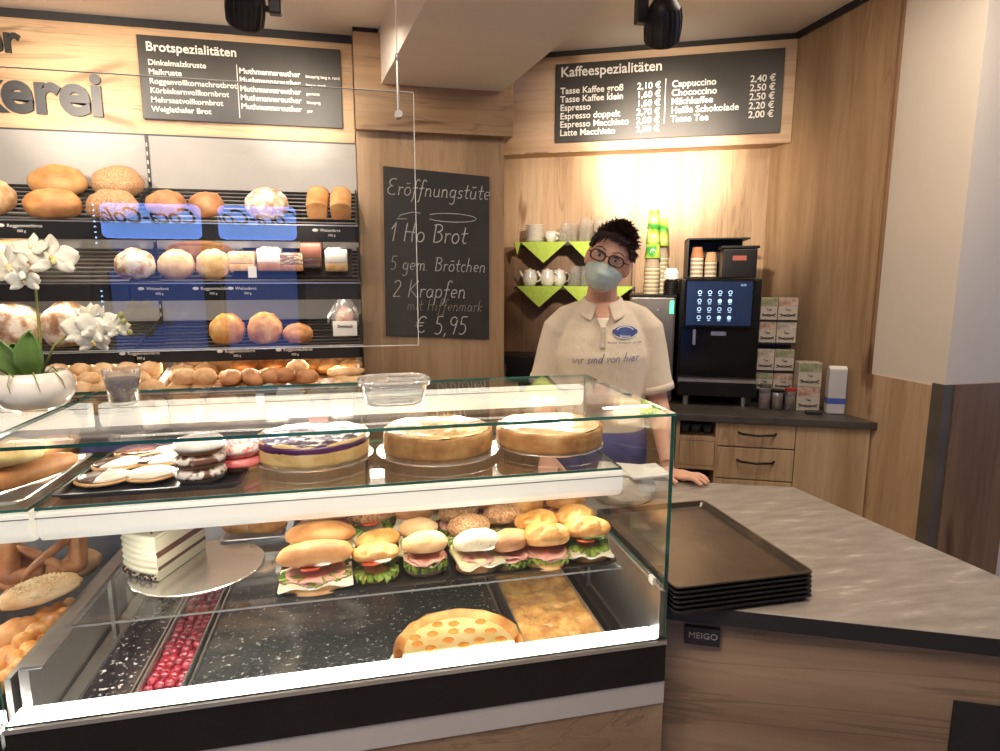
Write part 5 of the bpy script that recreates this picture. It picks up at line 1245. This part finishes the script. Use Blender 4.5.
MB().box(-.480, -.288, .402, .41, .899, 1.49, T).build('back_plate', BLACK, rc_)
for ci, (u0, u1, cn) in enumerate(cols):
    for ri, (z0, z1, rn) in enumerate(rows_):
        teabox(u0, u1, .305, z0, z1, '%s tea box in the %s column of the rack' % (rn, cn), TB[(ci + ri) % 3])
teabox(-.288, -.174, .20, 1.028, 1.155, 'green tea box on top of the low stack', TB[0]); teabox(-.288, -.174, .20, .8985, 1.025, 'tea box with dark red picture, bottom of low stack', TB[1])
# paper bag, jars
pb = thing('sugar_bag', 'white and blue paper bag at the right end of the worktop', 'bag', aw(-.112, .165, .898), AROT)
MB().box(-.043, .043, -.028, .028, .001, .235, None, .006).build('bag', mat('bag_paper', (.5, .5, .52), .6, col2=(.55, .55, .57), scale=10), pb)
MB().box(-.0435, .0435, -.0285, .0285, .055, .085).build('blue_band', mat('blue_print', (.05, .1, .4), .5, col2=(.07, .13, .5), scale=10), pb)
MB().prism([(-.026, .236), (.026, .236), (.004, .250), (-.004, .250)], -.042, .042, Matrix(((0, 0, 1, 0), (1, 0, 0, 0), (0, 1, 0, 0), (0, 0, 0, 1)))).build('folded_top', WHITE, pb)
o = MB().box(-.05, .03, -.02, .02, 0, .018, None, .005).build('small_pouch', BLACK); o.location = aw(-.21, .12, .8985); o.rotation_euler = (0, 0, AROT); tag(o, 'small black pouch lying before the tea boxes', 'pouch')
for u, lab, lid, r_, h in ((-.447, 'grey spice jar nearest the coffee machine', DSTEEL, .030, .135), (-.385, 'steel shaker jar with dark lid between two jars', BLACKM, .030, .11), (-.322, 'glass jar with red lid beside the tea boxes', mat('red_lid', (.35, .03, .03), .4, col2=(.45, .06, .05), scale=10), .027, .12)):
    t = thing('jar', lab, 'jar', aw(u, .20, .8985), AROT, 'jars on the worktop')
    MB().lathe([(0, 0), (r_, 0), (r_, h * .85), (r_ * .9, h * .9), (0, h * .9)], 24).build('jar_body', STEEL if lid is BLACKM else TUMB, t, smooth=True)
    MB().lathe([(0, h * .87), (r_ * 1.03, h * .87), (r_ * 1.03, h), (0, h)], 24).build('lid', lid, t)
    if lid is not BLACKM: MB().lathe([(0, .004), (r_ * .9, .004), (r_ * .9, h * .6), (0, h * .6)], 20).build('contents', mat('jar_fill', (.16, .1, .08), .8, col2=(.26, .2, .18), scale=80), t)
# crockery shelf with green napkins
cs_ = thing('crockery_shelf', 'dark two-tier shelf for crockery behind the person', 'shelf', aw(-1.6, .7, 0), AROT)
T = Matrix.Translation((1.6, -.7, 0))
MB().box(-1.905, -1.15, .60, .87, 1.795, 1.815, T).build('shelf_board', BLACK, cs_, bevel=.002); MB().box(-1.905, -1.15, .60, .87, 1.522, 1.542, T).build('shelf_board', BLACK, cs_, bevel=.002)
MB().box(-2.02, -1.16, .862, .876, .90, 1.80, T).build('back_board', OAKDK, cs_); MB().box(-1.17, -1.155, .62, .87, .90, 1.80, T).build('side_board', OAKDK, cs_)
MB().box(-2.03, -1.90, .845, .879, .90, 1.72, T).build('side_board', OAKDK, cs_)
def napkin(uc, hw, dp, z, lab, w_=.598, top=True):
    t = MB()
    def f(u, v):
        q = u * 2 - 1; d = (1 - abs(q)); return Vector((q * hw, -.002 - .004 * v * d, -d * dp * v + .001))
    t.grid(f, 20, 8, None, .0012)
    if top: t.box(-hw, hw, 0, .16, .001, .0025)
    o = t.build('napkin', GREEN); o.location = aw(uc, w_, z); o.rotation_euler = (0, 0, AROT); tag(o, lab, 'napkin', 'green napkins over the shelf edges')
napkin(-1.715, .145, .128, 1.8155, 'green napkin hanging as triangle from upper shelf, left'); napkin(-1.43, .13, .128, 1.8155, 'green napkin hanging from upper shelf beside the person')
napkin(-1.74, .145, .130, 1.5425, 'green napkin hanging from lower shelf, left'); napkin(-1.46, .13, .12, 1.5425, 'green napkin hanging from lower shelf behind the left shirt shoulder')
napkin(-1.882, .02, .08, 1.8155, 'narrow green napkin corner at left end of upper shelf', .60, False)
napkin(-1.25, .09, .07, 1.5425, 'small green napkin on lower shelf, right of the face mask')
for k in range(9):
    o = MB().lathe([(0, 0), (.035, 0), (.062, .008), (.063, .010), (.035, .003), (0, .002)], 32).build('saucer', PORC, smooth=True); o.location = aw(-1.79, .70, 1.819 + k * .0125)
    tag(o, '%s white saucer counted from the bottom of the stack on upper shelf' % ORD[k], 'saucer', 'stacked saucers')
def cup(u, w_, z, lab, m=PORC):
    t = thing('cup', lab, 'cup', aw(u, w_, z), AROT)
    MB().lathe([(0, 0), (.022, 0), (.036, .035), (.038, .07), (.036, .07), (.034, .035), (.02, .004), (0, .004)], 28).build('bowl', m, t, smooth=True)
    MB().tube([(.035 + .022 * math.sin(R(a)), 0, .04 + .02 * math.cos(R(a))) for a in range(0, 181, 20)], .004, 8).build('handle', m, t, smooth=True)
cup(-1.69, .72, 1.819, 'white cup beside the saucer stack'); cup(-1.66, .80, 1.819, 'white cup behind the first cup on upper shelf')
def tumbler(u, w_, z, r_, h, lab, grp):
    o = MB().lathe([(0, h), (r_ * .75, h), (r_ * .78, h - .008), (r_, 0), (r_ * .94, 0), (r_ * .72, h - .012), (0, h - .012)], 28).build('drinking_glass', TUMB, smooth=True); o.location = aw(u, w_, z); tag(o, lab, 'glass', grp)
for k, (u, w_, h) in enumerate(((-1.59, .68, .12), (-1.55, .78, .13), (-1.47, .68, .15), (-1.44, .79, .14), (-1.38, .68, .15), (-1.32, .76, .15), (-1.26, .68, .14))):
    tumbler(u, w_, 1.819, .040, h, 'upturned clear glass, %s from the left on the upper shelf' % ORD[k], 'upturned glasses on the upper shelf')
for k, (u, w_) in enumerate(((-1.53, .68), (-1.46, .70), (-1.50, .78), (-1.37, .68), (-1.30, .75))):
    tumbler(u, w_, 1.546, .042, .125, 'clear glass, %s from the left on the lower shelf' % ORD[(0, 2, 1, 3, 4)[k]], 'glasses on the lower shelf')
def jug(u, w_, lab, rz):
    t = thing('milk_jug', lab, 'jug', aw(u, w_, 1.546), AROT + rz, 'white jugs on the lower shelf')
    MB().lathe([(0, 0), (.034, 0), (.046, .03), (.047, .055), (.036, .088), (.036, .10), (.033, .10), (.033, .088), (.042, .055), (0, .01)], 32).build('jug_body', PORC, t, smooth=True)
    MB().tube([(.040 + .030 * math.sin(R(a)), 0, .056 + .030 * math.cos(R(a))) for a in range(0, 181, 15)], .005, 8).build('handle', PORC, t, smooth=True)
    MB().tube([(-.038, 0, .055), (-.055, 0, .072), (-.066, 0, .095)], [.012, .009, .006], 10).build('spout', PORC, t, smooth=True)
    MB().lathe([(0, .112), (.008, .110), (.010, .104), (.034, .100), (0, .100)], 24).build('lid', PORC, t, smooth=True)
jug(-1.815, .68, 'white teapot with spout at left of lower shelf', 0); jug(-1.705, .70, 'white jug right of the teapot', .4); jug(-1.64, .78, 'white jug behind the other two', .2)
gr = thing('coffee_grinder', 'dark grinder with ribbed chrome column beside the pillar', 'grinder', aw(-1.84, .40, .8985), AROT)
MB().box(-.10, .16, -.08, .12, 0, .24, None, .01).build('body', BLACKM, gr)
MB().lathe([(0, .0), (.03, 0)] + [(.030 + .004 * (k % 2), .004 + k * .012) for k in range(16)] + [(0, .2)], 24, None, (-.075, -.13, 0)).build('ribbed_column', DSTEEL, gr, smooth=False)

# ------------------------------------------------------------------ the person behind the counter
PX, PY = .885, 2.2
PR = -R(20)
pn = thing('person', 'person in cream polo shirt, glasses and pale face mask, one hand on the counter', 'person', (PX, PY, 0), PR)
HM = Matrix.Translation((.014, -.045, 1.664)) @ Matrix.Scale(.97, 4) @ Matrix.Rotation(R(20), 4, 'Y') @ Matrix.Rotation(R(6), 4, 'X') @ Matrix.Rotation(R(-6), 4, 'Z')
body = MB()
body.ell((0, .012, .022), (.073, .092, .094), 32, 20, HM)
body.loft([(-.118, 0, -.066, .020, .016), (-.105, 0, -.055, .036, .034), (-.08, 0, -.036, .052, .052), (-.045, 0, -.022, .062, .066), (0, 0, -.012, .067, .076), (.04, 0, -.004, .068, .08), (.07, 0, 0, .05, .06)], HM)
for s in (-1, 1):
    body.ell((s * .075, .012, -.010), (.013, .023, .036), 14, 12, HM @ Matrix.Rotation(s * -.25, 4, 'Z'))
    body.ell((s * .030, -.071, .028), (.026, .012, .008), 12, 8, HM)          # brow ridge
body.tube([HM @ Vector(p) for p in ((0, -.082, .012), (0, -.095, -.012), (0, -.104, -.034), (0, -.09, -.045))], [.008, .009, .013, .009], 12)  # nose
body.ell((0, -.086, -.070), (.024, .010, .010), 14, 8, HM)                     # mouth under the mask
hb = HM @ Vector((0, .022, -.05))
body.tube([hb, (hb + Vector((-.01, .035, 1.50))) / 2 + Vector((0, 0, -.0)), (-.006, .03, 1.52), (-.006, .03, 1.44)], [.054, .054, .060, .085], 20)
body.loft([(.88, 0, .02, .145, .10), (1.0, 0, .02, .14, .095), (1.15, 0, .02, .135, .095), (1.3, 0, .015, .15, .10), (1.40, 0, .02, .13, .08), (1.46, 0, .025, .08, .055)])
SHL, ELL, WRL = Vector((.148, .02, 1.425)), Vector((.215, .02, 1.135)), Vector((.232, -.19, .95))
SHR, ELR, WRR = Vector((-.148, .02, 1.425)), Vector((-.225, .06, 1.145)), Vector((-.20, -.10, .93))
for a, b, c in ((SHL, ELL, WRL), (SHR, ELR, WRR)):
    body.tube([a, a.lerp(b, .5), b, b.lerp(c, .3), b.lerp(c, .75), c], [.042, .042, .038, .041, .030, .0235], 18)
    body.ell(b, (.039,) * 3, 14, 10); body.ell(a, (.042,) * 3, 14, 10)
def hand(mb, wr, fdir, side, up):
    """palm + four fingers + thumb; fdir fingers, side towards the thumb, up the back of the hand"""
    f, s, u = Vector(fdir).normalized(), Vector(side).normalized(), Vector(up).normalized()
    P = lambda a, b, c: wr + f * a + s * b + u * c
    B = Matrix((( f.x, s.x, u.x, 0), (f.y, s.y, u.y, 0), (f.z, s.z, u.z, 0), (0, 0, 0, 1)))
    mb.tube([P(-.01, 0, 0), P(.02, 0, .0), P(.05, .0, .002), P(.080, 0, .0)], [.022, .032, .038, .036], 18, None, True, .42)
    for k, (b0, ln, sp) in enumerate(((.028, .066, .10), (.0095, .075, .03), (-.0095, .070, -.05), (-.027, .054, -.13))):
        r = .0078 - .0006 * (k == 3)
        mb.tube([P(.06, b0, .001), P(.083, b0 + .083 * 0 + sp * .01, .003), P(.083 + ln * .42, b0 + sp * ln * .4, .008), P(.083 + ln * .74, b0 + sp * ln * .75, .003), P(.083 + ln, b0 + sp * ln, -.0055)], [.0092, .0088, r + .0004, r, r * .72], 10)
    mb.tube([P(.008, .020, 0), P(.03, .042, -.003), P(.055, .060, -.004), P(.078, .068, -.006)], [.014, .0115, .0095, .007], 10)
# counter hand (her left): flat on the stone, fingers to the right of the picture
fd = Vector((.80, -.60, 0)); upv = Vector((0, 0, 1))
WH = Vector((.232, -.19, .918))
hand(body, WH, fd, Vector((-.60, -.80, 0)), upv)
body.tube([WRL + Vector((0, .02, .01)), WH], [.0245, .024], 16)
hand(body, WRR + Vector((0, 0, -.004)), (.1, -.6, -.55), (1, .1, 0), (-.1, -.55, .6))
bo = body.build('body', SKIN, pn, remesh=.0035, relax=3)
shirt = MB()
shirt.loft([(.93, 0, .02, .168, .128), (.97, 0, .02, .172, .128), (1.10, 0, .02, .165, .12), (1.22, 0, .012, .172, .124), (1.31, 0, .004, .176, .128), (1.38, 0, .012, .168, .112), (1.43, 0, .02, .158, .094), (1.47, 0, .028, .135, .078), (1.498, -.002, .032, .095, .064), (1.51, -.004, .034, .070, .058)], None, 32, 2.2)
for a, b, s in ((SHL, ELL, 1), (SHR, ELR, -1)):
    d = (b - a); e = a + d * .86
    shirt.tube([Vector((.035 * s, .034, 1.478)), Vector((.085 * s, .030, 1.468)), Vector((.128 * s, .024, 1.445)), a + Vector((.018 * s, 0, -.02)), a.lerp(e, .35) + Vector((.008 * s, 0, 0)), a.lerp(e, .8), e], [.038, .046, .055, .062, .066, .068, .070], 24)
sh = shirt.build('polo_shirt', POLO, pn, remesh=.006, relax=6)
# sleeve bands, collar, placket
for a, b in ((SHL, ELL), (SHR, ELR)):
    e = a + (b - a) * .86; n = (b - a).normalized()
    MB().tube([e - n * .024, e + n * .003], [.0705, .0715], 24).build('sleeve_band', POLO, sh, smooth=True)
def collar(s):
    def f(u, v):
        a = R(95) - u * R(172)
        rx, ry = .060 + .042 * v, .054 + .034 * v + .018 * v * u
        x, y = s * math.cos(a) * rx + s * .020 * v * max(0, u - .75) / .25, math.sin(a) * ry + .026
        z = 1.532 - .036 * u ** 2 - .052 * v * (.7 + .3 * u) + .016 * math.sin(math.pi * min(1, v * 1.6))
        return Vector((x - .004, y - .006 * u, z))
    return MB().grid(f, 28, 8, None, .003)
collar(1).build('collar', POLO, sh, smooth=True); collar(-1).build('collar', POLO, sh, smooth=True)
def vpatch(x0, x1, z0, z1, y0, y1): return lambda u, v: Vector(((u * 2 - 1) * (x0 * (1 - v) + x1 * v) - .003, (y0 * (1 - v) + y1 * v) - .004 * math.sin(math.pi * u), z0 * (1 - v) + z1 * v))
MB().grid(vpatch(.043, .020, 1.505, 1.445, -.034, -.074), 10, 8, None, .004).build('neck_opening', SKIN, sh, smooth=True)
MB().grid(vpatch(.024, .004, 1.453, 1.412, -.074, -.102), 8, 6, None, .003).build('undershirt', mat('undershirt', (.78, .72, .58), .9, col2=(.82, .76, .62), scale=80), sh, smooth=True)
MB().box(-.014, .010, -.125, -.105, 1.345, 1.425, Matrix.Translation((0, .006, 0)), .003).build('placket', POLO, sh)
mb = MB()
for z in (1.41, 1.36): mb.cyl((-.002, -.118, z), (-.002, -.1205, z), .0045, seg=12)
mb.build('buttons', WHITE, sh)
# emblem and lettering lie on the chest
NAVY = mat('navy_print', (.03, .06, .22), .7, col2=(.05, .09, .3), scale=20)
def chest(x, z, off=.0):
    return -.126 - off + .35 * x * x * 8 * .35 + (.10 * max(0, z - 1.36))
def onchest(mb, off=.004):
    rings = [(1.10, .02, .165, .12), (1.22, .012, .172, .124), (1.31, .004, .176, .128), (1.38, .012, .168, .112), (1.43, .02, .158, .094), (1.47, .028, .135, .078)]
    for v in mb.b.verts:
        z = min(1.469, max(1.101, v.co.z))
        for a, b in zip(rings, rings[1:]):
            if a[0] <= z <= b[0]: break
        q = (z - a[0]) / (b[0] - a[0]); cy, rx, ry = [a[i] * (1 - q) + b[i] * q for i in (1, 2, 3)]
        y = cy - ry * max(.02, 1 - abs(v.co.x / rx) ** 2.2) ** (1 / 2.2)
        v.co.y = y - off - (v.co.y + 1) * .0005
    return mb
em = MB()
em.grid(lambda u, v: Vector((.078 + .046 * v * math.cos(2 * math.pi * u), chest(.088, 1.375, .004) + .0, 1.405 + .025 * v * math.sin(2 * math.pi * u))), 32, 4)
emo = onchest(em, .003).build('emblem', NAVY, sh)
mb = MB(); yy = chest(.088, 1.375, .006)
for s in (1, .72): mb.tube([(.078 + .044 * s * math.cos(R(a)), yy, 1.405 + (.023 * s + (1 - s) * .004) * math.sin(R(a))) for a in range(20, 161, 10)], .0016, 5)
mb.tube([(.078 + .044 * math.cos(R(a)), yy, 1.405 + .023 * math.sin(R(a))) for a in range(200, 341, 10)], .0014, 5)
text_mesh(mb, 'Bäckerei', .011, TM(.078, yy, 1.386), .01, 0, 'CENTER', .0004)
onchest(mb, .0045).build('emblem_lines', WHITE, emo)
mb = MB(); text_mesh(mb, 'Bäckerei · Konditorei · seit 1891', .0095, TM(.078, chest(.088, 1.33, .005), 1.364), .006, 0, 'CENTER', .0004)
x0 = -.115
script_text(mb, 'wir sind von hier', .034, Matrix.Translation((x0, -.1345, 1.288)) @ FRONT @ Matrix.Rotation(.06, 4, 'Z'), .034, .35)
onchest(mb, .0075).build('printing', NAVY, sh)
# trousers, apron, shoes
ap = MB(); ap.loft([(.60, 0, .02, .182, .130), (.8, 0, .02, .184, .136), (.93, 0, .02, .182, .136), (1.03, 0, .02, .178, .132)], None, 32, 2.2)
ap.build('apron', APRON, pn, smooth=True)
tr_ = MB()
for s in (-1, 1): tr_.loft([(.06, s * .09, .03, .055, .06), (.45, s * .09, .02, .065, .07), (.75, s * .085, .02, .085, .095), (.80, s * .07, .02, .09, .10)])
tr_.build('trousers', BLACK, pn, smooth=True)
for s in (-1, 1):
    m_ = MB(); m_.ell((s * .09, -.03, .035), (.045, .12, .034), 20, 12, None, .05, 3, 2, -.95); m_.build('shoe', BLACKM, pn, smooth=True)
# face details
for s in (-1, 1):
    e = MB(); e.ell((s * .031, -.0775, .010), (.0125, .010, .0060), 18, 12, HM); eo = e.build('eye', mat('eye_white', (.75, .72, .68), .2, col2=(.8, .77, .74), scale=20), pn, smooth=True)
    e = MB(); e.ell((s * .031, -.0872, .010), (.0055, .002, .0058), 14, 8, HM); e.build('iris', mat('iris', (.05, .03, .02), .1, col2=(.08, .05, .03), scale=50), eo, smooth=True)
    e = MB(); e.tube([HM @ Vector(p) for p in ((s * .016, -.0865, .014), (s * .024, -.0905, .0205), (s * .034, -.089, .021), (s * .046, -.080, .013))], [.0016, .0024, .0024, .001], 6); e.build('eyelid', mat('lashes', (.03, .015, .01), .6), eo)
    e = MB(); e.tube([HM @ Vector(p) for p in ((s * .014, -.088, .032), (s * .03, -.090, .040), (s * .045, -.081, .038), (s * .055, -.070, .030))], [.002, .0032, .0028, .001], 6, None, True, .7); e.build('eyebrow', HAIR, pn)
gl = MB()
for s in (-1, 1):
    pts = []
    for k in range(29):
        a = 2 * math.pi * k / 28; cx, cz = math.copysign(abs(math.cos(a)) ** .7, math.cos(a)), math.copysign(abs(math.sin(a)) ** .75, math.sin(a))
        pts.append(HM @ Vector((s * .0345 + .0265 * cx, -.1015 + .30 * (abs(s * .0345 + .0265 * cx)) ** 2 * 4 * .6, .008 + .0185 * cz)))
    gl.tube(pts, .0029, 8)
gl.tube([HM @ Vector(p) for p in ((-.009, -.100, .013), (0, -.104, .016), (.009, -.100, .013))], .002, 8)
for s in (-1, 1): gl.tube([HM @ Vector(p) for p in ((s * .060, -.094, .013), (s * .071, -.085, .012), (s * .077, -.03, .008), (s * .078, .01, .010))], [.0025, .0025, .002, .0018], 8)
glo = gl.build('glasses', FRAME, pn, smooth=True)
LENS = glassmat('spectacle_lens', (.96, .97, .99), boost=2)
for s in (-1, 1):
    m_ = MB(); m_.grid(lambda u, v: HM @ Vector((s * .0345 + .0255 * v * math.copysign(abs(math.cos(2 * math.pi * u)) ** .7, math.cos(2 * math.pi * u)), -.0995, .008 + .0175 * v * math.copysign(abs(math.sin(2 * math.pi * u)) ** .75, math.sin(2 * math.pi * u)))), 24, 2); m_.build('lens', LENS, glo)
def mask(u, v):
    a = R(-80 + 160 * u); k = v                                      # v 0 top .. 1 bottom
    top = -.006 - .030 * abs(math.sin(a)) ** 1.4; bot = -.122 + .035 * abs(math.sin(a)) ** 2
    z = top + (bot - top) * k
    rx = .0725 - .012 * k ** 2 - .004; bul = math.sin(math.pi * (k * .85 + .12))
    ry = .082 + .044 * bul * math.cos(a) ** 2 - .018 * k ** 3
    pl = .0016 * math.sin(k * 22) * math.cos(a)
    return HM @ Vector(((rx + .004) * math.sin(a), -ry * math.cos(a) - .002 - pl + .002, z))
mk_ = MB().grid(mask, 40, 30, None, .0012).build('face_mask', MASKM, pn, smooth=True)
for s in (-1, 1):
    m_ = MB(); m_.tube([HM @ Vector(p) for p in ((s * .067, -.022, -.036), (s * .078, -.002, -.018), (s * .083, .016, .012), (s * .080, .028, .006), (s * .078, .018, -.036), (s * .066, -.012, -.085))], .0012, 6); m_.build('ear_loop', WHITE, mk_)
# hair: a cap with ragged strands standing up on top
hr = MB()
def hcap(u, v):
    a = 2 * math.pi * u; front = max(0, -math.sin(a))
    lim = R(122 - 74 * front ** .7)                                     # polar reach
    side = abs(math.cos(a)); lim = min(lim, R(122) - R(28) * side ** 2) if front < .5 else lim
    p = v * lim; r = Vector((.080, .100, .104))
    n = 1 + .05 * noise.noise(Vector((math.sin(p) * math.cos(a) * 4, math.sin(p) * math.sin(a) * 4, p * 3)))
    return HM @ Vector((r.x * n * math.sin(p) * math.cos(a), .014 + r.y * n * math.sin(p) * math.sin(a), .024 + r.z * n * math.cos(p)))
hr.grid(hcap, 48, 22, None, .004)
rnd = random.Random(3)
for k in range(900):
    a = rnd.uniform(0, 2 * math.pi); front = max(0, -math.sin(a)); lim = R(118 - 70 * front ** .7)
    if front < .5: lim = min(lim, R(116) - R(30) * math.cos(a) ** 2)
    p = lim * math.sqrt(rnd.random()); n = Vector((math.sin(p) * math.cos(a), math.sin(p) * math.sin(a), math.cos(p)))
    base = Vector((.079 * n.x, .014 + .099 * n.y, .024 + .103 * n.z))
    topness = max(0, n.z)
    ln = .010 + .034 * topness * rnd.uniform(.5, 1)
    dr = (n * 1.0 + Vector((.25 * topness + rnd.uniform(-.45, .45), rnd.uniform(-.5, .3) - .35 * front, (.35 if topness > .4 else -.8) + rnd.uniform(-.3, .3)))).normalized()
    mid = base + dr * ln * .5; tip = base + dr * ln + Vector((rnd.uniform(-.006, .012), -.006 * front, -.004))
    hr.tube([HM @ q for q in (base - n * .004, mid, tip)], [.0052, .0038, .0004], 5, None, False)
for k in range(80):                                                        # fringe swept over the forehead
    x = -.060 + .12 * rnd.random(); base = Vector((x, -.050 - .02 * (1 - (x / .07) ** 2), .102 - .25 * abs(x)))
    tip = base + Vector((-.022 + rnd.uniform(-.012, .012), -.014, -.016 - rnd.uniform(0, .014) * (1 + 1.3 * (x < -.02))))
    hr.tube([HM @ q for q in (base, base.lerp(tip, .5) + Vector((0, -.006, .002)), tip)], [.0045, .0034, .0005], 5, None, False)
hr.build('hair', HAIR, pn)

# ------------------------------------------------------------------ drink coolers behind the photographer (seen mirrored in the screen and the glass)
COOLB = mat('cooler_blue_light', (.02, .06, .3), .4, emit=(.09, .17, .55), power=1.1)
COOLH = mat('cooler_header_light', (.05, .1, .4), .4, emit=(.20, .40, 1), power=4.0)
DRED = mat('script_red', (.10, .01, .02), .5, col2=(.14, .02, .03), scale=10)
for x0, x1, lab in ((-2.2, -1.38, 'tall drinks cooler with blue lit door, the wider one'), (-1.25, -.56, 'tall drinks cooler with blue lit door, nearer the middle')):
    t = thing('drinks_cooler', lab, 'cooler', ((x0 + x1) / 2, -3.3, 0), 0, 'blue lit drinks coolers'); hw = (x1 - x0) / 2
    MB().box(-hw, hw, -.28, .22, 0, 2.25, None, .01).build('cabinet', BLACKM, t)
    MB().box(-hw + .03, hw - .03, .222, .245, .25, 1.92).build('lit_door', COOLB, t)
    h = MB().box(-hw + .01, hw - .01, .222, .26, 1.94, 2.24, None, .05).build('lit_header', COOLH, t)
    mb = MB(); text_mesh(mb, 'Coca-Cola', .19, Matrix.Translation((hw * .0, .263, 2.075)) @ Matrix.Rotation(math.pi, 4, 'Z') @ FRONT, .012, .45, 'CENTER', .002, .95); mb.build('lettering', DRED, h)
t = MB()
for k in range(34): t.ell((-2.235, -3.02, .7 + k * .046), (.009, .009, .009), 8, 6)
tag(t.build('light_string', mat('led_dots', (.5, .7, 1), .4, emit=(.35, .6, 1), power=9)), 'vertical string of small blue lights beside the cooler', 'lights')
